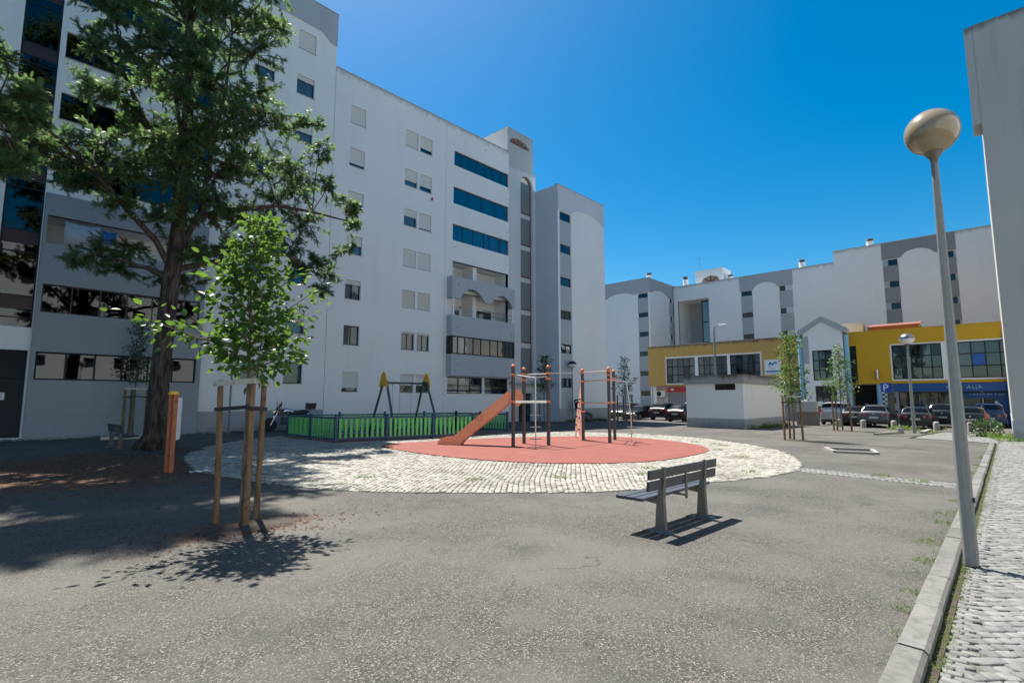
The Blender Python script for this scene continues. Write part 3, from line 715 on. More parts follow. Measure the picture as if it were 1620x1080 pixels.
for z in zs_[1:]+[21.5]:
    b = MB(); n = 5
    for i in range(n):
        a = 33.09+1.4*i/n; b.box(a+.008, a+1.4/n-.008, T0+.225, T0+.235, prev+(.12 if prev > 4 else .02), min(z, 20.8) if z < 21 else 21.0)
    b.build('reeded_pane', M['reeded'], aw)
    if z < 21: MB().box(33.1,34.5,T0+.212,T0+.222,z-.42,z-.02).build('net_curtain', M['curtain'], aw)
    prev = z
MB().box(32.98,34.6,T0+.36,T0+.38,3.4,21.7).build('interior', M['white'], aw)
MB().box(31.4,35.3,T0-.75,T0,2.92,3.1).build('entrance_canopy', M['grey_bay'], low)
b = MB().box(31.9,33.05,T0+.3,T0+.34,-.3,2.15); b.build('entrance_wall', M['pink'], low)
d = MB().box(33.1,34.5,T0+.28,T0+.34,-.3,2.15).build('entrance_door', M['frame'], low)
for z in (.0,1.15): MB().box(33.3,34.3,T0+.262,T0+.279,z,z+.95).build('pane', M['glass_dim'], d)
# lift house on the roof with its half-round opening
ph = [(31.6+1.3*(1-math.cos(t)), 24.05+.72*math.sin(t)) for t in [math.pi*i/12 for i in range(13)]][::-1]
b = MB(); wall(b, 'Y', T0+.01, rect(31.35, 34.7, 22.06, 25.3), [ph], .5); shell(b, 31.35, 34.7, T0+.01, 33, 22.06, 25.3, 's'); lh = b.build('lift_house', M['grey_tower'], low)
b = MB(); 
for i in range(1,6):
    t = math.pi*i/6; b.bar((32.9,T0+.2,24.06),(32.9-1.28*math.cos(t),T0+.2,24.06+.7*math.sin(t)), .06,.05,(0,1,0))
b.build('fan_window', M['frame_red'], lh); MB().box(31.5,34.3,T0+.5,T0+.52,24,24.9).build('interior', M['curtain_tan'], lh)
MB().box(31.3,34.75,T0-.04,33.05,25.3,25.36).build('coping', M['coping'], low)

# ---- the end block -----------------------------------------------------------------------------------------------------------
end = thing('apartment_building', 'white end block with one column of small windows, standing right of the stair tower', 'building', (38, 27.5, 0), 0, 'joined blocks of the long white building')
V4 = 27.5; H = []; wins = []
for k in range(6): add_w(wins, H, 35.3, 2.62+2.95*k, 1.62, .8, nx=2, back=('curtain' if k == 0 else ['room','interior']), sill=False)
b = MB(); wall(b, 'Y', V4, rect(35.02, 42.3, -.5, 20.5), H, .28); shell(b, 35.02, 42.3, V4, 42, -.5, 20.5, 'sw'); b.build('wall', M['white'], end)
b = MB(); b.add([(35.02,V4,-.5),(35.02,42,-.5),(35.02,42,20.5),(35.02,V4,20.5)], [(0,1,2,3)]); b.build('side_wall', M['grey_tower'], end)
for a, z, w, h, k in wins: window(end, 'Y', V4, a, z, w, h, **k)
for k in range(6):
    z0 = 3.42+2.95*k; z1 = 2.62+2.95*(k+1) if k < 5 else 18.2
    if z1-z0 > .1: MB().box(35.3,36.92,V4-.015,V4+.0,z0,z1-.001).build('grey_panel', M['grey_bay'], end)
MB().box(35.3,36.92,V4-.015,V4,.86,2.62).build('grey_panel', M['grey_bay'], end)
band = [(35.0,20.5),(35.0,18.22),(36.95,18.2),(37.12,18.36),(37.5,18.62),(38.2,18.82),(39.2,18.92),(40.3,18.87),(41.2,18.72),(41.75,18.52),(42.0,18.3),(42.3,18.25),(42.3,20.5)]
b = MB(); wall(b, 'Y', V4-.04, band, thick=.038); b.build('parapet_band', M['grey_tower'], end)
MB().box(34.98,42.34,V4-.07,V4+.3,20.5,20.56).build('coping', M['coping'], end)
MB().box(35.0,42.33,V4-.025,V4,-.5,.84).build('plinth', M['plinth'], end)

# ---- the rear block across the square -----------------------------------------------------------------------------------------
rear = thing('apartment_building', 'wide white rear block with grey arched bands and chimneys, above the yellow building', 'building', (72, 15, 0))
U = 72.
def rwall(name, m, outer, holes=(), thick=None, plane=U, depth=.25):
    b = MB(); wall(b, 'X', plane, outer, holes, depth, thick); return b.build(name, M[m], rear)
H = []; wins = []
for k in range(5):
    z = 15.42-2.92*k
    H.append(rect(23.75,25.15,z,z+.66)); wins.append((25.15,z,1.4,.66,2))
    H.append(rect(19.65,20.35,z+.05,z+.7)); wins.append((20.35,z+.05,.7,.65,1))
rwall('wall', 'white_w', rect(14.1,34.9,-.8,18.1), H+[rect(29.65,34.2,-.6,15.88)])
H2 = []; w2 = []
for k in range(5):
    z = 16.75-2.5*k+.0
    H2.append(rect(7.85,8.75,z,z+.7)); w2.append((8.75,z,.9,.7,1)); H2.append(rect(3.0,4.0,z,z+.7)); w2.append((4.0,z,1.,.7,1))
rwall('wall', 'white_w2', rect(-30,14.1,-.8,19.45), H2)
b = MB(); shell(b, U, 84, 14.1, 34.9, -.8, 18.1, 'w'); shell(b, U, 84, -30, 14.1, -.8, 19.45, 'w'); b.build('rear_wall', M['white_w'], rear)
for a, z, w, h, nx in wins+w2: window(rear, 'X', U, a, z, w, h, nx=nx, back='interior', glass='glass_dark', rec=.08, bw=.07, sill=False)
def dome(a0, a1, zs, zt, n=12): return [(a0+(a1-a0)*i/n, zs+(zt-zs)*math.sin(math.pi*i/n)**.6) for i in range(n+1)]
rwall('parapet_band', 'grey', [(25.35,18.08),(25.35,16.1),(23.75,16.1)]+dome(23.6,20.6,16.2,16.95)+[(20.5,16.1),(18.75,16.1),(18.75,18.08)], thick=.04, plane=U-.042)
rwall('parapet_band', 'grey_dark', [(9.3,19.43),(9.3,17.5),(7.75,17.5)]+dome(7.5,4.6,17.6,18.3)+[(4.4,17.5),(2.75,17.5),(2.75,19.43)], thick=.04, plane=U-.042)
for (a0,a1,z0,z1,step,n,m_,wh) in ((23.72,25.2,15.42,0,2.92,5,'grey',.66),(18.8,20.38,15.47,0,2.92,5,'grey',.65)):
    for k in range(n):
        zt = z0-step*k; MB().box(U-.02,U,a0,a1,zt-step+wh+.001,zt-.001).build('grey_panel', M[m_], rear)
for k in range(5): MB().box(U-.018,U,18.8,19.64,15.48-2.92*k,16.11-2.92*k).build('light_panel', M['grey_tower'], rear)
for a0, a1, p0, p1 in ((7.8,9.25,8.76,9.25),(2.8,4.1,2.8,2.99)):
    for k in range(5):
        MB().box(U-.018,U,p0,p1,16.751-2.5*k,17.449-2.5*k).build('light_panel', M['grey'], rear)
        zt = 16.75-2.5*k; MB().box(U-.02,U,a0,a1,zt-2.5+.701,zt-.001).build('grey_panel', M['grey_dark'], rear)
# deep recess with stair glazing
b = MB(); b.add([(U,29.65,-.6),(U,34.2,-.6),(76,34.2,-.6),(76,29.65,-.6),(U,29.65,15.88),(U,34.2,15.88),(76,34.2,15.88),(76,29.65,15.88)], [(4,5,6,7),(0,3,7,4),(1,2,6,5)])
b.build('recess', M['white'], rear); MB().box(75.9,75.99,29.65,34.2,-.6,15.87).build('recess_wall', M['plinth'], rear)
sw_ = MB()
for z in (3.9,6.8,9.7,12.6,15.6): sw_.box(73.2,73.3,29.66,31.2,z,z+.12)
sw_.box(73.2,73.3,29.66,29.76,-.5,15.8); sw_.box(73.2,73.3,31.1,31.2,-.5,15.8)
so = sw_.build('stair_window', M['frame'], rear)
for z0, z1 in zip((1.0,4.03,6.93,9.83,12.73),(3.9,6.8,9.7,12.6,15.6)): MB().box(73.24,73.25,29.77,31.09,z0,z1).build('pane', M['glass_dim'], so)
MB().box(U-.06,U+.3,14.1,34.95,18.1,18.17).build('coping', M['coping'], rear); MB().box(U-.06,U+.3,-30,14.1,19.45,19.52).build('coping', M['coping'], rear)
# lift house and chimneys
lfan = [(29.7+1.35*math.cos(t), 18.3+1.0*math.sin(t)) for t in [math.pi*i/12 for i in range(13)]]
b = MB(); wall(b, 'X', U+1.0, rect(27.9,31.9,18.11,20.2), [lfan], .3); shell(b, U+1.0, 76, 27.9, 31.9, 18.11, 20.2, 'w'); lf = b.build('lift_house', M['white'], rear)
b = MB()
for i in range(1,4):
    t = math.pi*i/4; b.bar((U+1.1,29.7,18.32),(U+1.1,29.7+1.33*math.cos(t),18.32+.97*math.sin(t)),.1,.06,(1,0,0))
b.build('fan_window', M['frame'], lf); MB().box(U+1.3,U+1.32,28.2,31.2,18.12,19.4).build('interior', M['curtain_tan'], lf)
for cx, cy, zb, hh in ((U+.8,33.3,18.1,1.5),(U+.7,17.7,18.1,1.15),(U+.7,10.4,19.45,.95),(67.2,36.2,18.45,1.2),(U+2,27.2,18.1,1.0)):
    c = MB().lathe([(.36,zb),(.36,zb+hh*.72)], (cx,cy,0), 14).build('chimney', M['white'], rear, True)
    b = MB().lathe([(.30,zb+hh*.72),(.30,zb+hh*.9)], (cx,cy,0), 12); b.build('cowl', M['frame'], c); MB().lathe([(.42,zb+hh*.9),(.42,zb+hh)], (cx,cy,0), 14).build('cap', M['grey_dark'], c)
b = MB().tube([(U+1.6,31.4,18.1),(U+1.6,31.4,22.3)], .03, 5); b.bar((U+1.6,31.0,22.2),(U+1.6,31.8,22.2),.04,.04); b.build('aerial', M['grey_dark'], rear)
# projecting wing
wing = thing('apartment_building', 'white projecting wing with grey arched parapet, left of the yellow building', 'building', (65, 38, 0))
UW = 65.; VW = 35.04
b = MB(); H = []; wins = []; HY = []; wy = []
for k in range(6):
    z = 15.72-2.72*k; H.append(rect(35.3,36.8,z,z+.64)); wins.append((36.8,z,1.5,.64,2)); HY.append(rect(71.05,71.75,z,z+.7)); wy.append((71.05,z,.7,.7,1))
wall(b, 'X', UW, rect(VW,52,-.8,18.45), H, .25); wall(b, 'Y', VW, rect(UW,72.0,-.8,18.45), HY, .25); shell(b, UW, 76, VW, 52, -.8, 18.45, 'ws'); b.build('wall', M['white_w'], wing)
for a, z, w, h, nx in wins: window(wing, 'X', UW, a, z, w, h, nx=nx, back='interior', glass='glass_dark', rec=.08, bw=.07, sill=False)
for a, z, w, h, nx in wy: window(wing, 'Y', VW, a, z, w, h, nx=nx, back='interior', glass='glass_dark', rec=.08, bw=.07, sill=False)
b = MB(); wall(b, 'X', UW-.042, [(52,18.43),(52,16.2),(42.1,16.2)]+dome(41.9,37.5,16.3,16.8)+[(37.3,16.4),(35.0,16.4),(35.0,18.43)], thick=.04); b.build('parapet_band', M['grey'], wing)
b = MB(); wall(b, 'Y', VW-.042, [(UW-.04,18.43),(UW-.04,16.4)]+dome(65.7,70.4,16.45,16.95)+[(70.6,16.3),(71.99,16.3),(71.99,18.43)], thick=.04); b.build('parapet_band', M['grey'], wing)
for k in range(6):
    zt = 15.72-2.72*k
    MB().box(UW-.02,UW,35.25,36.85,zt-2.72+.641,zt-.001).build('grey_panel', M['grey'], wing); MB().box(70.75,71.95,VW-.02,VW,zt-2.72+.701,zt-.001).build('grey_panel', M['grey'], wing)
MB().box(UW-.06,UW+.3,VW-.06,52,18.45,18.52).build('coping', M['coping'], wing); MB().box(UW-.03,UW,VW,52,-.8,.95).build('plinth', M['plinth'], wing)

# ---- the yellow commercial building -------------------------------------------------------------------------------------------
yel = thing('commercial_building', 'two-storey yellow building with gridded windows and a white gabled middle', 'building', (55, 14, 0))
Y = 55.
def ygrid(a, z, w, h, nx, nz, backs, sp=None, sur=True):
    if sur: pass
    window(yel, 'X', Y, a, z, w, h, nx=nx, nz=nz, back=backs, glass='glass', rec=.16, bw=.08, sill=False, special=sp)
GH = [rect(24.5,27.85,3.4,6.18), rect(21.0,24.15,3.4,6.18), rect(17.72,20.72,3.4,6.2)]
b = MB(); wall(b, 'X', Y, rect(13.6,30.05,3.15,7.64), [rect(17.55,27.95,3.28,6.36)], .05); shell(b, Y, 64, 13.6, 30.05, 3.15, 7.64, 'w'); b.add([(Y,13.6,3.15),(64,13.6,3.15),(64,30.05,3.15),(Y,30.05,3.15)], [(0,1,2,3)])
b.build('wall', M['yellow'], yel)
b = MB(); wall(b, 'X', Y+.05, rect(17.55,27.95,3.28,6.36), GH, .2); b.build('window_surround', M['white'], yel)
ygrid(27.85,3.4,3.35,2.78,5,3,['room','curtain','interior','interior','curtain'],{(3,1):'glass_dark',(0,0):'glass_dark'})
ygrid(24.15,3.4,3.15,2.78,5,3,['curtain','interior','curtain','room','room'])
ygrid(20.72,3.4,3.0,2.8,5,3,['curtain','room','curtain','interior','curtain'])
MB().box(Y-.05,Y+.2,13.6,30.08,7.64,7.70).build('coping', M['coping'], yel)
b = MB(); wall(b, 'X', Y, rect(-6,10.4,2.96,7.64), [rect(9.5,10.25,3.07,6.38), rect(-.9,7.05,3.2,6.36)], .05); shell(b, Y, 64, -6, 10.4, 2.96, 7.64, 'w'); b.add([(Y,-6,2.96),(64,-6,2.96),(64,10.4,2.96),(Y,10.4,2.96)], [(0,1,2,3)])
b.build('wall', M['yellow_clean'], yel)
b = MB(); wall(b, 'X', Y+.05, rect(-.9,7.05,3.2,6.36), [rect(3.62,6.95,3.32,6.24), rect(-.72,2.64,3.32,6.22)], .2); b.build('window_surround', M['white'], yel)
ygrid(6.95,3.32,3.33,2.92,5,3,['curtain','curtain','room','curtain','interior'],{(4,2):'glass_dark'})
ygrid(2.64,3.32,3.36,2.9,4,3,['curtain','room','interior','interior'],{(1,1):'blue_cloth'})
# lattice screen in the gap
b = MB()
for i in range(6): b.box(Y+.1,Y+.14,9.52+.115*i,9.52+.115*i+.04,3.07,6.38)
for i in range(16): b.box(Y+.095,Y+.145,9.5,10.2,3.1+.21*i,3.1+.21*i+.05)
sc = b.build('lattice_screen', M['frame'], yel); MB().box(Y+.3,Y+.32,9.5,10.25,3.07,6.38).build('pane', M['glass'], sc); MB().box(Y+.6,Y+.62,9.4,10.3,3.0,6.4).build('interior', M['white'], sc)
# gabled middle
UP = 54.2; a0, a1 = 10.35, 13.55; pk = (11.95, 8.75)
b = MB(); out = [(a0,-.6),(a1,-.6),(a1,7.75),pk,(a0,7.75)]
wall(b, 'X', UP, out, [rect(11.25,12.85,3.35,6.1), rect(11.05,12.75,-.05,2.85)], .2)
for p, q in ((out[1],out[2]),(out[2],out[3]),(out[3],out[4]),(out[4],out[0])): b.add([(UP,*p),(UP,*q),(62,*q),(62,*p)], [(0,1,2,3)])
b.build('gabled_wall', M['white'], yel)
b = MB(); b.prism([(UP-.14,a,z) for a,z in ((13.95,7.45),pk,(9.95,7.45),(9.95,8.0),(pk[0],9.25),(13.95,8.0))], (1.2,0,0)); b.build('gable_trim', M['grey'], yel)
MB().box(UP-.05,UP-.002,13.1,13.56,4.9,7.45).build('grey_pilaster', M['grey'], yel)
window(yel,'X',UP,12.85,3.35,1.6,2.75,nx=3,nz=3,back='curtain',rec=.1,bw=.08,sill=False)
window(yel,'X',UP,12.75,-.05,1.7,2.9,nx=3,nz=1,back='interior',rec=.1,bw=.08,sill=False)
for i, c in enumerate(('sign_white','heart_blue','sign_white')): MB().box(UP+.05,UP+.06,12.62-.55*i-.42,12.62-.55*i,1.0,1.45).build('poster', M[c], yel)
for a, zt, u_ in ((13.85,7.4,UP+.2),(10.1,7.4,UP+.2),(8.05,2.95,Y+.3)): MB().lathe([(.2,-.6),(.2,zt)], (u_,a,0), 14).build('round_column', M['light_blue'], yel, True)
b = MB(); b.box(Y+.28,Y+.3,7.5,7.85,-.4,2.95); b.mi = 1
for i in range(17):
    a = 7.51 if i % 2 else 7.68; b.box(Y+.265,Y+.2785,a,a+.165,-.35+.19*i,-.35+.19*(i+1)-.003)
b.build('checkered_pillar', [M['sign_white'], M['frame']], yel)
# ground floor set back under the overhang
UG = 56.2
b = MB(); wall(b,'X',UG,rect(13.6,30.0,-.7,3.14),[rect(25.4,28.3,-.45,2.35)],.2); b.build('ground_floor_wall', M['pink'], yel)
MB().box(UG+.1,UG+.15,25.4,28.3,-.45,2.35).build('roller_door', M['grey_dark'], yel)
MB().box(UG-.12,UG-.01,25.2,28.35,2.42,2.98).build('shop_sign', M['shop_red'], yel)
MB().box(UG-.13,UG-.121,27.5,27.9,2.62,2.85).build('sign_mark', M['sign_white'], yel)
MB().box(UG-.3,UG+.1,29.6,30.0,-.7,3.14).build('corner_pier', M['white'], yel)
b = MB(); wall(b,'X',Y+.6,rect(-6,10.3,-.7,2.95),[rect(8.3,10.1,-.5,2.9), rect(-5,6.75,-.35,2.25)],.2); b.build('ground_floor_wall', M['grey'], yel)
MB().box(Y+2.2,Y+2.25,8.2,10.2,-.6,2.95).build('interior', M['interior'], yel)
MB().box(Y+.5,Y+.59,7.05,7.45,-.4,2.2).build('kiosk_panel', M['stone_pillar'], yel)
for z, m_ in ((1.3,'curtain_dark'),(.75,'wood_pale'),(.2,'wood_pale')): MB().box(Y+.52,Y+.585,6.95,7.45,z,z+.5).build('shop_panel', M[m_], yel)
fas = MB().box(Y-.12,Y+.55,-6,6.95,2.28,2.94).build('shop_fascia', M['shop_blue'], yel)
window(yel,'X',Y+.6,6.75,-.35,5.3,2.6,nx=4,nz=1,back=['interior','room','interior','interior'],glass='glass',rec=.08,bw=.07,sill=False)
window(yel,'X',Y+.6,1.35,-.35,6.3,2.6,nx=4,nz=1,back=['interior','interior','interior','interior'],glass='glass_dark',rec=.08,bw=.07,sill=False)
MB().box(Y+.45,Y+.58,-5,2.6,1.72,2.2).build('blue_transom', M['shop_blue'], yel); MB().box(Y+.42,Y+.58,-1.4,.7,-.35,1.7).build('blue_panel', M['shop_blue'], yel)
MB().box(Y+.40,Y+.42,.55,.7,.45,1.5).build('window_sticker', M['sign_white'], yel)
def lettering(txt, size, loc, face, m, parent, name='lettering', ext=.006, align='LEFT', narrow=1.):
    cu = bpy.data.curves.new('lettering', 'FONT'); cu.body = txt; cu.size = size; cu.extrude = ext; cu.align_x = align; cu.resolution_u = 3
    tmp = bpy.data.objects.new('lettering', cu); COL.objects.link(tmp); dg = bpy.context.evaluated_depsgraph_get()
    me = bpy.data.meshes.new_from_object(tmp.evaluated_get(dg)); bpy.data.objects.remove(tmp); bpy.data.curves.remove(cu)
    me.materials.clear(); me.materials.append(m)
    me.transform(Matrix.Diagonal((narrow,1,1,1)))
    rot = (R(90),0,0) if face == 'Y' else (R(90),0,-R(90))
    return link(name, me, parent, Vector(loc)-wloc(parent), rot)
for ch, a, dz in (('C',3.50,0),('A',2.26,0),('L',1.93,0),('j',1.735,.0),('A',1.60,0)): lettering(ch, .42, (Y-.135,a,2.46+dz), 'X', M['shop_letter'], yel, narrow=(.72 if ch == 'L' else 1.))
b = MB(); rr = random.Random(4); a = 2.15
while a > .1:
    w = rr.choice((.05,.07,.09)); b.box(Y+.43,Y+.449,a-w,a,1.98,1.98+rr.choice((.07,.1))); a -= w+.03+(.1 if rr.random() < .15 else 0)
b.build('small_lettering', M['shop_letter'], yel)
# board with blue emblem
sg = MB().box(Y-.06,Y-.002,15.75,17.3,4.02,5.52).build('sign_board', M['sign_white'], yel)
b = MB(); 
hl = [(16.78,4.72),(16.92,5.02),(16.86,5.24),(16.70,5.27),(16.55,5.12),(16.42,5.24),(16.25,5.28),(16.12,5.16),(16.1,4.98),(16.2,5.1),(16.33,5.12),(16.55,4.92),(16.72,5.08),(16.80,5.0)]
b.prism([(Y-.075,a,z) for a,z in hl], (.012,0,0)); b.box(Y-.075,Y-.062,15.86,17.2,4.28,4.44); b.build('emblem', M['heart_blue'], sg)
b = MB()
for i in range(7): b.box(Y-.072,Y-.062,16.3+.075*i,16.35+.075*i,4.62,4.66)
for i in range(11): b.box(Y-.072,Y-.062,16.0+.1*i,16.06+.1*i,4.13,4.18)
b.build('small_lettering', M['grey_dark'], sg)
MB().lathe([(.12,3.35),(.12,4.2)], (Y-.14,8.05,0), 10).build('wall_lamp', M['chrome'], yel, True)
# little tiled roof and tank behind the parapet
b = MB().box(58,60.5,5.2,9.0,7.65,8.3); b.build('roof_hut', M['roof_tile'], yel)
hip = MB()
for i in range(9):
    x = 5.1+.44*i; hip.hexa([(57.8,x,8.22),(57.8,x+.42,8.22),(60.7,x+.42,8.72),(60.7,x,8.72),(57.8,x,8.3),(57.8,x+.42,8.3),(60.7,x+.42,8.8),(60.7,x,8.8)])
hip.build('tiled_roof', M['roof_tile'], yel); MB().box(57.5,59,9.3,11.0,7.65,8.75).build('roof_tank', M['coping'], yel)
# air conditioner hung on the ground floor wall
ac = thing('air_conditioner', 'pale air conditioner hung on the pinkish wall under the yellow building', 'air conditioner', (UG-.3,29.0,1.85))
MB().box(UG-.38,UG-.04,28.5,29.6,1.87,2.62).build('casing', M['ac'], ac); MB().lathe([(.30,-.385),(.30,-.365)], (UG,29.25,2.25), 16, 'x').build('fan_grille', M['frame'], ac)
b = MB().bar((UG-.36,28.6,1.85),(UG-.0,28.6,1.85),.04,.04); b.bar((UG-.36,29.5,1.85),(UG,29.5,1.85),.04,.04); b.build('bracket', M['frame'], ac)
b = MB().tube([(UG-.05,28.9,1.9),(UG-.03,28.85,1.0),(UG-.03,28.85,-.3)], .03, 6); b.build('pipe', M['grey_dark'], ac)

# ---- the little service hut on the square -----------------------------------------------------------------------------------------
hut = thing('service_hut', 'low white flat-roofed hut with concrete fascia and one vent, on the asphalt', 'hut', (36, 14, gz(36)))
x0, x1, y0, y1 = 34.62, 43.1, 12.28, 16.1
b = MB(); wall(b,'X',x0,rect(y0,y1,.0,2.66),[rect(12.75,14.1,2.24,2.65)],.15); wall(b,'Y',y0,rect(x0,x1,.0,2.66)); shell(b,x0,x1,y0,y1,0,2.66,'ws'); b.build('wall', M['kiosk'], hut)
b = MB(); b.box(x0-.02,x1+.02,y0-.02,y1+.02,-.6,.38); b.build('plinth', M['plinth'], hut)
b = MB(); b.box(x0-.12,x1+.12,y0-.12,y1+.12,2.661,3.24); b.build('fascia', M['kiosk_fascia'], hut)
b = MB().box(x0+.04,x0+.08,13.40,13.46,2.26,2.64)
for i in range(7): b.hexa([(x0+.05,12.75,2.26+.055*i),(x0+.05,14.1,2.26+.055*i),(x0+.09,14.1,2.29+.055*i),(x0+.09,12.75,2.29+.055*i),(x0+.05,12.75,2.268+.055*i),(x0+.05,14.1,2.268+.055*i),(x0+.09,14.1,2.298+.055*i),(x0+.09,12.75,2.298+.055*i)])
b.box(x0+.12,x0+.14,12.75,14.1,2.24,2.65); b.build('vent', M['frame_brown'], hut)

# ---- the grey block at the right edge -----------------------------------------------------------------------------------------------
rgt = thing('apartment_building', 'plain grey gable wall of a block rising at the right edge', 'building', (33.6, -.12, gz(33.6)))
b = MB(); shell(b, 33.6, 60, -14, -.12, -.5, 20.3, ''); b.build('wall', M['grey_right'], rgt)
b = MB(); b.box(33.62, 35.2, -.119, .22, 15.15, 20.28); b.build('projecting_band', M['grey_right'], rgt)
b = MB(); b.box(33.57, 60, -14, -.1, -.5, .66); b.build('plinth', M['plinth'], rgt)

# ---- unseen block added on the near side of the square, behind the viewer: the windows opposite mirror it and it throws light back into the shade
opp = thing('apartment_building', 'unseen white block added on the near side, mirrored in the windows opposite', 'building', (0, -15, 0))
b = MB(); H = [rect(-34+4.2*i+o, -32.9+4.2*i+o, 2.2+2.9*k, 3.4+2.9*k) for i in range(14) for o in (0,1.5) for k in range(6)]
wall(b, 'Y', -15., rect(-36,26,-.4,19), H, -.25); shell(b, -36, 26, -28, -15, -.4, 19, 'n'); b.build('wall', M['white'], opp)
b = MB()
for h in H: b.box(h[0][0], h[1][0], -15.3, -15.24, h[0][1], h[2][1])
kind(b.build('window_panes', M['interior'], opp), 'stuff')
# broken pale setts along the foot of the tall block
RUB = [(-6,28.5),(9.5,28.9),(9.5,29.7),(-6,29.7)]
rub = kind(MB().sheet([(x,y,gz(x)+.003) for x,y in RUB]).build('rubble_strip', M['soil']), 'structure')
T = stone_field(RUB, .16, R(12), .03, gap=.03, jit=.03); T = T[RNG.random(len(T)) < .75]; T[..., 2] += RNG.uniform(-.02,.03,(len(T),1))
kind(link('cobblestones', stones_mesh('cobblestones', T, M['cobble_white']), rub), 'stuff')

# ------------------------------------------------------------------ foliage
def rot_from(d, roll):
    """rows: frame with x along d"""
    d = d/np.linalg.norm(d, axis=1, keepdims=True)
    up = np.tile([0,0,1.], (len(d),1)); s = np.cross(up, d); L = np.linalg.norm(s, axis=1, keepdims=True)
    s = np.where(L > 1e-3, s/np.maximum(L,1e-6), [[0,1.,0]]); n = np.cross(d, s)
    c, q = np.cos(roll)[:,None], np.sin(roll)[:,None]
    return d, s*c+n*q, n*c-s*q
def scatter(tv, tf, P, D, S, roll):
    d, s, n = rot_from(D, roll); S = S[:,None,None]
    V = P[:,None] + (tv[None,:,0:1]*d[:,None] + tv[None,:,1:2]*s[:,None] + tv[None,:,2:3]*n[:,None])*S
    F = np.asarray(tf)[None] + (np.arange(len(P))*len(tv))[:,None,None]
    return V.reshape(-1,3), F.reshape(-1, F.shape[-1])
def frond_template(pairs=7):
    v = []; f = []
    for i in range(pairs+1):
        t = i/pairs; v.append((t, 0, -.22*t*t))
    for i in range(pairs):
        t = (i+.3)/pairs; w = .30*math.sin(math.pi*(.12+.8*t))**.8
        for sgn in (1,-1):
            v.append((t+.20, sgn*w, -.22*t*t-.10*w)); f.append((i, i+1, len(v)-1) if sgn < 0 else (i+1, i, len(v)-1))
    return np.array(v, float), f
def leaf_template():
    v = [(0,0,0),(.3,.28,.05),(.7,.24,.0),(1.,0,-.10),(.7,-.24,0),(.3,-.28,.05),(.5,0,-.08)]
    f = [(0,6,1),(1,6,2),(2,6,3),(3,6,4),(4,6,5),(5,6,0)]
    return np.array(v, float), f
FT = frond_template(); LT = leaf_template()
def rand_dir(n, zb=0., zs=1.):
    d = RNG.normal(size=(n,3)); d[:,2] = d[:,2]*zs+zb; return d/np.linalg.norm(d,axis=1,keepdims=True)

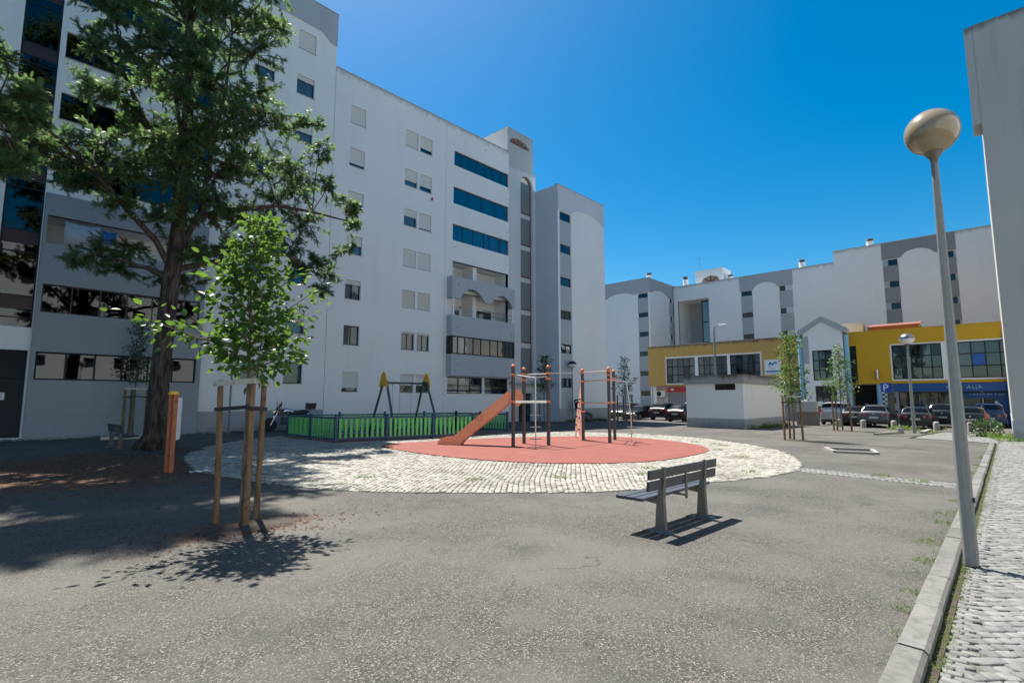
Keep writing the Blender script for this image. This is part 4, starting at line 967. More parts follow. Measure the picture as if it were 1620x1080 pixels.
# ---- the big silky oak
big = thing('feathery_tree', 'tall old tree with furrowed trunk and dark fern-like foliage before the left block', 'tree', (4.57, 20.15, gz(4.57)))
CL = [(2.3,19.44,13.58,1.09),(3.43,20.67,15.38,1.21),(4.56,19.89,15.61,1.23),(6.08,20.91,16.44,1.36),(7.49,20.92,17.11,1.0),(2.72,18.68,12.37,1.1),(3.75,18.22,12.68,1.29),(6.01,21.95,15.46,1.5),(6.72,19.54,14.52,1.22),(7.46,19.5,15.94,.8),(6.08,22.69,14.2,1.5),(6.86,20.35,13.29,1.3),(4.25,22.01,13.07,1.4),(2.76,20.37,11.47,.97),(2.01,20.94,11.8,.7),(1.89,19.18,12.38,.55),(3.81,21.07,10.83,1.25),(2.91,21.89,10.33,1.04),(1.96,20.53,9.5,.75),(5.28,21.62,11.36,1.5),(6.44,21.19,11.64,1.5),(7.18,18.86,11.58,1.21),(8.9,21.28,12.9,.8),(9.75,20.7,13.3,.5),(9.5,19.83,12.1,.7),(8.17,18.88,10.59,1.03),(7.9,21.85,11.19,1.4),(5.85,20.36,9.67,1.32),(4.73,21.52,9.9,1.32),(3.52,22.03,9.66,.86),(2.59,21.25,8.68,.7),(1.88,21.84,8.42,.6),(1.1,20.11,8.75,.65),(.62,21.22,8.85,.65),(.06,20.27,8.71,.7),(9.3,21.7,10.6,1.0),(8.48,21.83,9.71,1.1),(9.65,19.25,10.29,.6),(10.61,19.44,9.87,.55),(11.1,19.68,9.63,.42),(11.95,21.3,9.5,.45),(11.36,20.24,8.25,.42),(9.54,20.84,9.06,.9),(6.99,19.69,8.26,1.05),(5.77,20.52,8.26,1.0),(4.14,19.97,7.59,.8),(3.08,19.87,7.8,.6),(3.76,20.84,6.72,.6),(2.7,20.77,6.17,.65),(2.28,21.83,6.14,.4),(3.28,21.19,5.83,.5),(4.89,22.2,6.0,.75),(8.4,21.76,8.05,.8),(9.47,22.11,8.22,.8),(10.08,20.96,7.42,.6),(10.04,19.45,6.62,.45),(10.63,21.51,6.36,.45),(9.74,21.98,7.12,.55),(5.73,22.39,7.22,.85),(6.33,20.77,7.26,.8),(5.5,21.2,5.7,.65),(.18,19.66,11.42,.34),(.58,21.33,11.31,.42),(.29,20.59,10.16,.5),(.77,19.81,9.29,.5),(-.16,19.35,9.73,.55),(0.,21.27,11.61,.45),(2.66,22.28,9.91,.6),(.95,19.19,9.78,.34),(2.96,21.71,17.15,1.4),(4.12,20.07,17.14,1.6),(5.21,18.98,16.94,1.4),(3.23,19.57,17.61,1.3),(4.99,21.73,20.4,1.3),(7.2,21.4,19.2,1.1),(1.73,18.79,13.9,.8),(5.2,20.4,18.8,1.3),(3.6,20.8,19.6,1.0),(-1.3,20.1,10.2,.9),(-2.0,19.0,8.9,.9),(-1.2,18.2,12.0,.9),(6.3,20.2,18.2,1.0),(4.4,18.9,9.2,1.0),(5.3,18.8,10.6,1.0),(4.2,18.6,11.2,1.0),(5.4,18.9,12.4,1.0),(5.2,19.3,6.4,.6),(4.5,18.9,7.6,.6),(5.5,18.9,8.4,.7),(4.4,18.5,12.6,.8),(4.9,18.6,13.8,.8),(5.9,18.7,11.4,.8),(3.6,18.8,9.9,.8),(4.9,18.4,9.9,.7),(4.2,18.4,8.3,.7),(3.4,18.9,8.9,.8),(4.9,18.8,15.3,1.0),(6.4,19.0,9.9,.9)]
trunk = [(4.57,20.15,-.05),(4.55,20.15,.5),(4.55,20.15,2.3),(4.62,20.15,4.4),(4.72,20.2,6.1),(4.8,20.2,7.7),(4.85,20.2,9.7),(4.82,20.25,12.3),(4.7,20.3,14.9),(4.6,20.3,17.5),(4.8,20.6,19.8)]
trad = [.42,.33,.285,.27,.255,.22,.19,.16,.12,.08,.04]
b = MB(); b.tube(trunk, trad, 18)
for k in range(9):
    t = 2*math.pi*k/9+.2; L = random.uniform(.42,.62); b.tube([(4.57+.26*math.cos(t),20.15+.26*math.sin(t),.55),(4.57+.5*math.cos(t),20.15+.5*math.sin(t),.12),(4.57+L*math.cos(t),20.15+L*math.sin(t),-.06)],[.08,.11,.05],8)
tk = b.build('trunk', M['bark'], big, True, angle=80)
lim = [[(4.72,20.2,5.9),(4.2,20.3,6.9),(3.2,20.5,8.0),(2.4,20.6,8.9),(1.2,20.4,9.2),(.2,20.3,9.3)],
       [(4.78,20.2,6.5),(5.4,20.1,8.2),(5.6,20.0,10.5),(6.0,20.3,13.0),(6.2,20.6,15.6)],
       [(5.35,20.1,8.0),(6.6,20.2,8.6),(8.2,20.6,9.3),(9.6,20.5,9.4),(11.0,20.2,9.3)],
       [(4.75,20.2,6.0),(6.0,20.8,6.6),(7.6,21.2,7.3),(9.0,21.4,7.6),(10.2,21.2,7.0)],
       [(4.82,20.2,9.0),(3.9,20.6,10.6),(3.0,20.6,12.4),(2.6,20.2,14.0)],
       [(4.85,20.2,9.7),(5.6,20.9,11.4),(7.0,21.0,13.0),(8.6,21.0,13.4)],
       [(4.83,20.2,8.5),(4.5,19.5,10.5),(4.0,18.8,12.0)],
       [(4.70,20.2,5.6),(4.1,20.6,6.0),(3.2,20.9,6.2)],
       [(2.4,20.6,8.9),(.9,19.9,9.8),(-.6,19.4,10.0),(-1.8,19.0,9.6)]]
b = MB(); nodes = [(Vector(p), r*.5) for p, r in zip(trunk[4:], trad[4:])]
for L in lim:
    r0 = .115 if L is not lim[-1] else .06; n = len(L); rr = [r0*(1-.72*i/(n-1)) for i in range(n)]
    b.tube(L, rr, 9)
    for i in range(n-1):
        for t in (0,.5): nodes.append((Vector(L[i]).lerp(Vector(L[i+1]), t), rr[i]*.55))
    nodes.append((Vector(L[-1]), rr[-1]))
def grow(t, b, nodes, clusters, dens=1.):
    """limbs to each clump, twigs fanning from the limb's end, fronds along the twigs"""
    FP = []; FD = []
    for (cx, cy, cz, cr) in clusters:
        c = Vector((cx,cy,cz))
        p, r = min(nodes, key=lambda q: (q[0]-c).length + (1.2 if q[0].z > cz+.2 else 0)); r = min(r, .06)
        m = p.lerp(c, .5); m.z += .12*(c-p).length*random.uniform(-.6,1); m.x += random.uniform(-.2,.2)
        b.tube([p, m, c], [r*.9, r*.6, .012], 6)
        for k in range(int((12+cr*22)*dens)):
            d = Vector(rand_dir(1, .15, .7)[0]); s = m.lerp(c, random.uniform(.35,1.)); L = cr*random.uniform(.5,1.1)
            e = s + d*L; e2 = s + d*L*.55 + Vector((0,0,.08*L)); b.tube([s, e2, e], [.012,.008,.004], 4, False)
            for q in range(int(15+L*20)):
                w = random.uniform(.25,1.05); a = s.lerp(e2, min(1,w/.55)) if w < .55 else e2.lerp(e, (w-.55)/.45)
                FP.append(a); FD.append(d*.7 + Vector(rand_dir(1,-.1,.7)[0])*.9)
    b.build('limbs', M['bark_limb'], t, True, angle=80)
    FP = np.array(FP); FD = np.array(FD); n = len(FP); print('fronds', n)
    V, F = scatter(FT[0], FT[1], FP, FD, RNG.uniform(.10,.235,n), RNG.uniform(-.9,.9,n))
    link('crown', arr_mesh('crown', V, F, M['frond']), t, -wloc(t))
    i = RNG.choice(n, 60); V, F = scatter(FT[0], FT[1], FP[i]+RNG.normal(size=(60,3))*.05, FD[i], RNG.uniform(.15,.28,60), RNG.uniform(-1,1,60))
    link('dead_fronds', arr_mesh('dead_fronds', V, F, M['frond_dead']), t, -wloc(t))
rn = random.Random(5)
for k in range(44):                                  # the top of the tree, above the picture: it shades the square
    z = rn.uniform(16.5, 24.5); w = 4.2-(z-16.5)*.32
    CL.append((3.4+rn.uniform(-1,1)*w, 20.2+rn.uniform(-1,1)*w*.62, z, rn.uniform(.9,1.3)))
top = [(4.8,20.6,19.8),(4.2,20.4,22.0),(3.8,20.3,24.6)]; b.tube(top, [.06,.05,.02], 6); nodes += [(Vector(p), .04) for p in top]
for L in ([(4.7,20.3,14.9),(3.2,20.3,17.0),(1.6,20.2,18.6)], [(4.6,20.3,17.5),(5.4,19.6,19.5),(5.9,19.2,20.8)], [(4.6,20.3,17.0),(3.4,19.4,19.5),(2.6,19.0,21.0)]): b.tube(L, [.08,.06,.03], 7); nodes += [(Vector(p), .04) for p in L[1:]]
grow(big, b, nodes, CL, .74)
# its neighbour, mostly outside the picture: only the tips of its boughs hang in at the left edge
t2 = thing('feathery_tree', 'neighbouring feathery tree whose bough tips hang in at the left edge', 'tree', (-4.4, 12.6, gz(-4.4)))
MB().tube([(-4.4,12.6,-.05),(-4.4,12.6,.5),(-4.35,12.6,2.5),(-4.3,12.6,5.5),(-4.2,12.6,9.),(-4.1,12.7,12.5)], [.55,.42,.36,.3,.2,.06], 16).build('trunk', M['bark'], t2, True, angle=80)
b = MB(); nodes = [(Vector((-4.2,12.6,7)),.1),(Vector((-4.2,12.6,9)),.1),(Vector((-4.1,12.7,11)),.08)]
for L in ([(-4.3,12.6,5.5),(-3,12.5,7.4),(-1.4,12.4,8.4),(.2,12.3,8.9)], [(-4.3,12.6,6),(-3.4,11.4,7.8),(-2,10.6,9)], [(-4.2,12.6,8),(-2.8,13.6,9.6),(-1.0,14.2,10.4)], [(-4.3,12.6,6),(-5.6,12.6,8),(-6.8,12.4,9)], [(-4.3,12.6,5.0),(-2.6,13,6.2),(-.9,13.3,6.9),(.1,13.4,7.0)]):
    b.tube(L, [.14*(1-.6*i/3) for i in range(len(L))], 8); nodes += [(Vector(p), .024) for p in L[1:]]
C2 = []
rn = random.Random(21)
for k in range(52):
    x = rn.uniform(-7.0,1.6); y = rn.uniform(9.9,15.2); z = rn.uniform(7.6,12.5)
    z = max(z, 2.9+.93*(x*.728+y*.686) if x > -.8 else 0)
    C2.append((x,y,z,rn.uniform(.7,1.15)))
C2 += [(.66,13.6,7.7,.36),(.48,13.4,7.0,.36),(.42,13.6,6.3,.30),(.3,13.2,5.7,.28)]
grow(t2, b, nodes, C2, .85)

def young_tree(loc, label, zc, zt, rad, nb, leaf, m, seed, trunk_r=.03, lean=(0,0), extra=(), per=26, dens=2.0, group='young staked trees'):
    """slim nursery tree: leader, ascending branches, single leaves set along them; zc foot of the crown, zt its top"""
    rn = random.Random(seed); t = thing('young_tree', label, 'tree', (*loc, gz(loc[0])), 0, group)
    x, y = loc; g = gz(x); top = Vector((x+lean[0], y+lean[1], g+zt)); base = Vector((x,y,g-.05))
    lead = [base.lerp(top, q)+Vector((rn.uniform(-1,1),rn.uniform(-1,1),0))*.03*(q > 0) for q in (0,.25,.5,.75,1.)]
    b = MB().tube(lead, [trunk_r*1.15,trunk_r,trunk_r*.75,trunk_r*.45,.005], 10)
    FP = []; FD = []; S = []
    def at(q):
        f = q*4; i = min(3,int(f)); return lead[i].lerp(lead[i+1], f-i)
    brs = []
    for k in range(nb):
        q = zc/zt + (1-zc/zt)*((k+rn.random())/nb)*.96; a = k*2.4+rn.uniform(-.5,.5); u = (q-zc/zt)/(1-zc/zt)
        L = rad*(1.1-.75*u)*rn.uniform(.5,1.3); s = at(q); d = Vector((math.cos(a),math.sin(a),rn.uniform(.35,.95)))
        brs.append((s, s+d.normalized()*L))
    for s, e in extra: brs.append((Vector(s), Vector(e)))
    for s, e in brs:
        md = s.lerp(e,.5)+Vector((rn.uniform(-.05,.05),rn.uniform(-.05,.05),-.05*(e-s).length)); r0 = .010+.006*(e-s).length
        b.tube([s,md,e],[r0,r0*.7,.003],5,False); L = (e-s).length
        for q in range(int(dens*per*(.4+L))):
            w = rn.uniform(.12,1.03)**.8; p = s.lerp(md,w*2) if w < .5 else md.lerp(e,(w-.5)*2)
            off = Vector((rn.gauss(0,1),rn.gauss(0,1),rn.gauss(0,.7))); FP.append(p+off*(.06+.07*L)); FD.append(off*.7+(e-s).normalized()*.5+Vector((0,0,-.35))); S.append(leaf*rn.uniform(.65,1.2))
    for q in range(int(per*1.5*dens)):
        p = at(rn.uniform(zc/zt,1.)); off = Vector((rn.gauss(0,1),rn.gauss(0,1),rn.gauss(0,.6))); FP.append(p+off*.11); FD.append(off+Vector((0,0,-.2))); S.append(leaf*rn.uniform(.7,1.1))
    b.build('trunk', M['bark_young'], t, True, angle=80)
    n = len(FP); V, F = scatter(LT[0], LT[1], np.array(FP), np.array(FD), np.array(S), RNG.uniform(-1.6,1.6,n))
    link('crown', arr_mesh('crown', V, F, m), t, -wloc(t)); return t
yt = young_tree((2.71,7.47), 'bright green young tree nearest the camera, tied between three pine stakes', 1.95, 4.2, .62, 36, .105, M['pear'], 5, .026, (0,0),
    extra=[((2.72,7.45,2.35),(1.5,7.5,2.62)),((2.72,7.45,2.3),(1.95,7.5,2.5)),((2.76,7.45,2.15),(3.45,7.3,3.0)),((2.76,7.45,2.3),(3.4,7.5,2.55)),((2.74,7.45,2.6),(3.5,7.4,3.2)),((2.72,7.45,2.2),(2.3,7.2,2.3)),((2.74,7.45,2.9),(3.25,7.6,3.45)),((2.7,7.45,2.4),(2.15,7.3,2.95)),((2.7,7.45,2.8),(2.2,7.4,3.4))], per=26)
young_tree((5.61,29.26-.5), 'small dark young tree staked against the left block wall', 2.35, 5.3, .75, 34, .10, M['dark_leaf'], 8, .04, per=22)
young_tree((28.6,23.8), 'slim dark young tree in front of the stair tower, behind the climbing frame', 2.3, 5.0, .75, 32, .12, M['dark_leaf'], 9, .04, per=20)
young_tree((38.4,23.2), 'ragged dark young tree between the end block and the parked cars', 1.7, 5.4, 1.0, 26, .13, M['dark_leaf'], 11, .045, per=16)
young_tree((26.1,7.12), 'leafy young tree in three stakes before the yellow building board', 1.55, 4.95, .92, 30, .115, M['pear'], 12, .04, per=22)
young_tree((37.4,7.45), 'leafy young tree in three stakes before the gabled middle', 1.75, 5.3, 1.0, 28, .125, M['pear'], 13, .04, per=20)

def stake_frame(loc, label, pts, h, r, bars, strap_z, top=None, seed=0, rough=True):
    t = thing('tree_stake_frame', label, 'tree stakes', (*loc, gz(loc[0])), 0, 'timber stake frames round young trees')
    tops = []
    for i, (x, y, dx, dy) in enumerate(pts):
        g = gz(x); a = Vector((x,y,g-.1)); e = Vector((x+dx,y+dy,g+h+(top[i] if top else 0))); tops.append((a,e))
        MB().tube([a, a.lerp(e,.5)+Vector((.008,.004,0)), e],[r*1.08,r*1.02,r*.95],10).build('stake', M['stake'], t, True)
    for i, j in bars:
        p = tops[i][1]-Vector((0,0,.05)); q = tops[j][1]-Vector((0,0,.05)); d = (q-p).normalized()*.07; o = Vector((d.y,-d.x,0)).normalized()*(r+.012)
        if o.dot(Vector((-loc[0],-loc[1],0))) < 0: o = -o
        MB().bar(p-d+o, q+d+o, .022, .07).build('crossbar', M['stake_pale'], t)
    for i in range(len(pts)):
        f = (strap_z)/h; p = tops[i][0].lerp(tops[i][1], f); c = Vector((loc[0],loc[1],p.z+.03))
        d = (c-p); d.normalize(); s = Vector((-d.y,d.x,0))*(r+.006)
        MB().bar(p+s-d*.03, c+s*.5, .008, .05).bar(p-s-d*.03, c-s*.5, .008, .05).bar(p-d*(r+.006)+s, p-d*(r+.006)-s, .008, .05).build('strap', M['strap'], t)
    return t
stake_frame((2.71,7.47), 'thick pine stakes and black straps round the nearest young tree', [(2.56,7.92,-.05,.0),(3.0,7.72,.03,.02),(2.74,7.38,-.0,.0)], 1.93, .039, ((0,2),(2,1)), 1.55, (0,0,.03))
stake_frame((5.61,28.76), 'dark weathered stakes round the small tree by the left block', [(5.2,28.6,0,0),(6.05,28.7,.0,0),(5.55,29.15,0,0)], 2.2, .06, ((0,1),), 1.8)
stake_frame((28.6,23.8), 'pale stakes of the tree seen through the climbing frame', [(28.4,24.1,0,0),(28.9,23.6,0,0)], 2.1, .06, ((0,1),), 1.7)
stake_frame((38.4,23.2), 'dark stakes round the ragged tree beside the parked cars', [(38.0,23.7,0,0),(38.6,23.5,.0,0),(38.8,22.8,0,0)], 2.3, .06, ((0,2),(0,1)), 1.6)
stake_frame((26.1,7.12), 'brown stakes with a pale top rail near the service hut', [(25.8,7.42,0,.0),(26.35,7.35,0,0),(26.0,6.72,.0,.05)], 2.0, .045, ((0,2),), 1.7)
stake_frame((37.4,7.45), 'brown stakes round the tree before the gabled middle', [(37.1,7.85,0,0),(37.5,7.75,0,0),(37.3,6.95,0,.05)], 2.0, .05, ((0,1),), 1.6)
# soil collars of the planting pits
def heap(name, cx, cy, rx, ry, h, m, seed):
    rn = random.Random(seed); b = MB(); n = 22; rings = 4; vs = [(cx,cy,gz(cx)+h)]; fs = []
    for k in range(1, rings+1):
        for i in range(n):
            t = 2*math.pi*i/n; q = k/rings; w = 1+rn.uniform(-.14,.14)*q
            vs.append((cx+rx*q*w*math.cos(t), cy+ry*q*w*math.sin(t), gz(cx)+h*(1-q**1.5)*rn.uniform(.5,1.2)+(.0 if k < rings else -.01)))
    for i in range(n): fs.append((0,1+i,1+(i+1)%n))
    for k in range(rings-1):
        for i in range(n): fs.append((1+k*n+i,1+(k+1)*n+i,1+(k+1)*n+(i+1)%n,1+k*n+(i+1)%n))
    return kind(b.add(vs,fs).build(name, m, None, True), 'structure')
heap('soil_patch', 2.78, 7.42, .75, .45, .05, M['soil'], 1); heap('soil_patch', 4.57, 20.1, 1.5, 1.3, .12, M['soil'], 2)
heap('soil_patch', 26.1, 7.1, .65, .6, .03, M['soil'], 3); heap('soil_patch', 37.35, 7.4, .7, .6, .03, M['soil'], 4); heap('soil_patch', 5.6, 28.8, 1.0, .7, .04, M['soil'], 5)

# ---- grass tufts, weeds, ivy and litter
BL = (np.array([(0,-.06,0),(0,.06,0),(.55,.045,.10),(.55,-.045,.10),(1.,0,-.05)]), [(0,1,2),(0,2,3),(3,2,4)])
def tufts(name, spots, m=None):
    P = []; D = []; S = []
    for x, y, z, r, h, n in spots:
        for k in range(n):
            a = random.random()*6.28; q = r*math.sqrt(random.random()); P.append((x+q*math.cos(a), y+q*math.sin(a), z)); a2 = random.random()*6.28; D.append((math.cos(a2)*.6, math.sin(a2)*.6, random.uniform(.25,1.))); S.append(h*random.uniform(.5,1.2))
    V, F = scatter(BL[0], BL[1], np.array(P), np.array(D), np.array(S), RNG.uniform(-1,1,len(P)))
    return kind(link(name, arr_mesh(name, V, F, m or M['weed'])), 'stuff')
sp = []
for k in range(150):
    x = random.uniform(2.2,30)**1.0; x = 2.2+28*random.random()**1.7
    sp.append((x, .685+abs(random.gauss(0,.03)), gz(x)+.0, random.uniform(.03,.15), random.uniform(.02,.05), random.choice((2,3,5,9,16))))
for x, n in ((5.5,25),(6.1,20),(7.3,60),(8.3,80),(9.4,50),(10.6,40),(12,60),(14.7,90),(17,90),(19,60),(22,70)): sp.append((x+random.uniform(-.3,.3),.70,gz(x),random.uniform(.06,.3),.06,n*2))
for k in range(900):
    x = 2.4+28*random.random()**1.5; sp.append((x,.47+random.uniform(-.04,.02),gz(x)-.035,.05,.035,random.choice((4,7,10))))
for k in range(420):
    t = random.choice(OVAL) if k % 5 == 0 else (random.uniform(5,22), random.uniform(4,9.5))
    if k % 5 == 0 or (inside(np.array([t[0]]),np.array([t[1]]),OVAL)[0] and not inside(np.array([t[0]]),np.array([t[1]]),REDOVAL)[0]): sp.append((t[0],t[1],gz(t[0])+.012,.07,.05,random.choice((3,4,9))))
for x, y in ((20.9,8.6),(21.4,9.6),(20.4,8.1),(18.5,7.5),(16.5,6.0),(13.2,4.6),(12.0,6.6),(9.2,7.2),(7.6,8.2),(11.0,6.2),(5.0,13.6),(4.7,14.6),(4.6,12.2),(24.5,13.2),(14.6,2.2),(14.2,1.5),(6.2,10.2)): sp.append((x,y,gz(x)+.01,.22,.09,70))
for k in range(60): x = random.uniform(7.5,15); sp.append((x,V0-.12,gz(x),.1,.12,6))
tufts('grass_tufts', sp)
sp = []
for k in range(26): x = random.uniform(35,43); sp.append((x,12.05+random.uniform(-.15,.1),gz(x),.2,random.uniform(.15,.5),14))
for k in range(26): y = random.uniform(12.2,16.2); sp.append((34.4,y,gz(34.4),.1,.12,8))
for x, y, h, n in ((41.5,4.6,.35,120),(42.0,5.3,.4,130),(43.6,4.2,.35,120),(44.2,3.4,.3,80),(40,3.6,.25,90),(38.5,3.4,.2,80),(35.9,.35,.4,90),(36.5,.7,.45,90),(34.6,.2,.25,50),(33.4,.1,.3,60),(38.0,1.5,.2,60)): sp.append((x,y,gz(x)-.03,.5,h,n))
for k in range(70): x = random.uniform(35.5,42); sp.append((x,27.2,gz(x),.15,.3,8))
tufts('weeds', sp)
tufts('ivy_shoots', [(2.74+.04*math.cos(k),7.40+.04*math.sin(k),gz(2.7)+.02+.02*k,.03,.06,4) for k in range(22)], M['dark_leaf'])
P = []; 
for k in range(5000):
    x = random.gauss(2.6,2.6); y = random.gauss(16.2,3.0)
    if k % 9 == 0: x, y = random.gauss(2.8,.7), random.gauss(7.2,.35)
    if y < 29.5 and x > -5: P.append((x,y,gz(x)+random.uniform(.004,.02)))
n = len(P); D = rand_dir(n,0,.15)
V, F = scatter(LT[0]*np.array([1,.5,1]), LT[1], np.array(P), D, RNG.uniform(.02,.075,n), RNG.uniform(-.3,.3,n))
kind(link('leaf_litter', arr_mesh('leaf_litter', V, F, M['litter'])), 'stuff')
P = []
for k in range(5000):
    x = random.uniform(.5,14); y = random.uniform(.75,9)
    P.append((x,y,gz(x)+.003))
n = len(P); V, F = scatter(LT[0]*np.array([1,.8,2.5]), LT[1], np.array(P), rand_dir(n,0,.2), RNG.uniform(.006,.016,n), RNG.uniform(-.4,.4,n))
kind(link('loose_grit', arr_mesh('loose_grit', V, F, M['concrete'])), 'stuff')
def bush(loc, r, h, label, n=700, leaf=.09):
    t = thing('bush', label, 'bush', (*loc, gz(loc[0]))); b = MB(); FP = []; FD = []
    for k in range(14):
        a = random.random()*6.28; e = Vector((loc[0]+r*.8*math.cos(a)*random.random(), loc[1]+r*.8*math.sin(a)*random.random(), gz(loc[0])+h*random.uniform(.4,1))); b.tube([(loc[0],loc[1],gz(loc[0])-.03), e],[.02,.006],5)
    b.build('stems', M['bark_young'], t)
    d = rand_dir(n,.3,.8); q = RNG.uniform(.35,1,n)[:,None]**.5; P = np.array([loc[0],loc[1],gz(loc[0])+h*.5])+d*q*np.array([r,r,h*.55])
    V, F = scatter(LT[0], LT[1], P, d+rand_dir(n)*.7, RNG.uniform(.6,1.2,n)*leaf, RNG.uniform(-1,1,n)); link('foliage', arr_mesh('foliage',V,F,M['dark_leaf']), t, -wloc(t))
bush((38.0,26.9), .55, .8, 'round dark bush at the foot of the end block wall'); bush((36.9,.9), .7, .85, 'bushy green weed clump at the corner of the right-edge block', 600, .11)
bush((40.3,24.4), 1.1, .8, 'low dark shrub under the ragged young tree by the cars', 900)

# ------------------------------------------------------------------ playground
def fence_side(root, pts, gap_first=False):
    """posts at pts, rails and single pickets between"""
    for i, (x, y) in enumerate(pts):
        if i == 0 and gap_first: continue
        g = gz(x); MB().box(x-.045,x+.045,y-.045,y+.045,g-.02,g+1.12).build('post', M['fence_blue'], root)
    for (xa, ya), (xb, yb) in zip(pts, pts[1:]):
        a = Vector((xa,ya,gz(xa))); e = Vector((xb,yb,gz(xb))); L = (e-a).length; d = (e-a)/L; s = Vector((-d.y,d.x,0)).normalized()
        for z in (.16,.98): MB().bar(a+d*.05+Vector((0,0,z)), e-d*.05+Vector((0,0,z)), .05, .06).build('rail', M['fence_blue'], root)
        n = max(3, round((L-.15)/.215)); me = cached('picket', lambda: MB().box(-.05,.05,-.013,.013,0,.76).mesh('picket', M['fence_green']))
        for k in range(n):
            p = a + d*(.075+(L-.15)*(k+.5)/n) + Vector((0,0,.19+random.uniform(-.006,.006)))
            o = link('picket', me, root, p-wloc(root), (random.uniform(-.01,.01),random.uniform(-.012,.012),math.atan2(d.y,d.x)))
fen = thing('picket_fence', 'low green picket fence with blue posts round the swing', 'fence', (10.4,19.3,gz(10.4)))
fence_side(fen, [(10.38,19.32),(12.55,19.05),(14.75,18.75),(16.9,18.45)])
fence_side(fen, [(10.38,19.32),(10.4,21.5),(10.42,23.75)], True)
fence_side(fen, [(10.42,23.75),(13.0,23.85),(15.6,23.9),(18.2,23.95),(20.6,24.0)], True)
fence_side(fen, [(20.6,19.75),(20.6,21.9),(20.6,24.0)][::1][:3])
sw = thing('swing_set', 'swing frame with two dark A-legs and yellow plastic heads inside the fence', 'swing', (15,21.3,gz(15)))
g = gz(15); ax, bx, yv, zb = 13.87, 16.2, 21.3, 2.42
for x, sgn in ((ax,-1),(bx,1)):
    for dy in (-1,1): MB().tube([(x,yv+dy*.12,zb+.08),(x+sgn*.12,yv+dy*1.15,g-.02)], .055, 10).build('leg', M['swing_green'], sw, True)
    hd = [(-.30,-.24),(-.12,-.14),(0,-.16),(.12,-.14),(.30,-.24),(.34,-.15),(.27,.15),(.15,.42),(.0,.52),(-.15,.42),(-.27,.15),(-.34,-.15)]
    hx = x+sgn*.075-(.03 if sgn < 0 else 0)
    h_ = MB().prism([(hx,yv+u*.95,zb+v) for u,v in hd], (.03,0,0)).build('head_plate', M['yellow_plastic'], sw)
    b = MB()
    for u,v in ((-.1,.02),(.1,.02),(-.1,-.1),(.1,-.1)): b.lathe([(.022,hx-.012),(.022,hx+.042)], (0,yv+u,zb+v), 8, 'x')
    b.build('bolt', M['strap'], h_)
MB().tube([(ax-.05,yv,zb),(bx+.05,yv,zb)], .05, 10).build('crossbeam', M['swing_green'], sw, True)
MB().box(ax-.06,ax+.08,yv-.13,yv+.13,zb-.16,zb+.10).build('bracket', M['post'], sw); MB().box(bx-.08,bx+.06,yv-.13,yv+.13,zb-.16,zb+.10).build('bracket', M['post'], sw)
for cx in (14.5,15.58):
    b = MB()
    for q in (-.2,.2): b.tube([(cx+q,yv,zb-.04),(cx+q*1.02,yv,g+.52)], .010, 5); b.lathe([(.03,zb-.11),(.03,zb-.02)], (cx+q,yv,0), 8)
    b.build('chain', M['galv'], sw); MB().box(cx-.22,cx+.22,yv-.09,yv+.09,g+.49,g+.53).build('seat', M['black'], sw)

play = thing('climbing_frame', 'playground climbing frame with charcoal posts, orange caps and an orange slide on red rubber', 'playground frame', (16,12.8,gz(16)))
PO = [(14.21,13.33,2.92),(15.35,13.82,2.88),(15.38,12.61,2.92),(18.42,13.2,2.95),(18.10,11.68,2.95),(19.74,12.48,2.95)]
for x, y, h in PO:
    g = gz(x)+.03; p = MB().lathe([(.068,g-.05),(.068,g+h)], (x,y,0), 14).build('post', M['post'], play, True)
    MB().lathe([(.072,g+h),(.074,g+h+.03),(.06,g+h+.07),(.03,g+h+.092),(.004,g+h+.098)], (x,y,0), 14).build('cap', M['orange'], p, True)
def collar(i, z):
    x, y, h = PO[i]; MB().lathe([(.07,z-.04),(.09,z-.035),(.09,z+.035),(.07,z+.04)], (x,y,0), 14).build('collar', M['orange'], play, True)
for i, z in ((0,2.55),(0,1.55),(1,2.62),(1,2.38),(2,2.62),(2,2.42),(2,1.55),(3,2.78),(3,2.40),(3,1.5),(3,1.12),(4,2.62),(4,2.42),(4,1.5),(5,2.55),(5,1.5),(4,2.78)): collar(i,z)
def pbar(a, bq, z0, z1=None, r=.024, mid=None):
    z1 = z0 if z1 is None else z1; pts = [(*a[:2],z0)]+([mid] if mid else [])+[(*bq[:2],z1)]; MB().tube(pts, r, 9).build('bar', M['steel'], play, True)
pbar(PO[1],PO[2],2.60); pbar(PO[2],PO[3],2.62,2.78); pbar(PO[3],PO[4],2.78); pbar(PO[1],PO[0],2.42,2.5)
pbar(PO[3],PO[4],2.40,2.42,.024); pbar(PO[4],PO[5],2.44); pbar(PO[3],PO[4],1.5); pbar(PO[4],PO[5],1.5)
lx, ly = 14.45, 12.45; g = gz(14.4)+.03
pbar(PO[0],(lx,ly),2.55,2.42); pbar((lx,ly),PO[2],2.42,2.5)
MB().tube([(lx,ly,g),(lx,ly,2.42)], .024, 9).build('ladder_pole', M['steel'], play, True)
for z in (.30,.72,1.14): MB().bar((lx-.17,ly+.12,g+z),(lx+.17,ly-.12,g+z),.09,.025).build('rung', M['galv'], play)
MB().bar((PO[0][0],PO[0][1],1.55),(PO[2][0],PO[2][1],1.55),.05,.09).build('platform_rail', M['steel'], play)
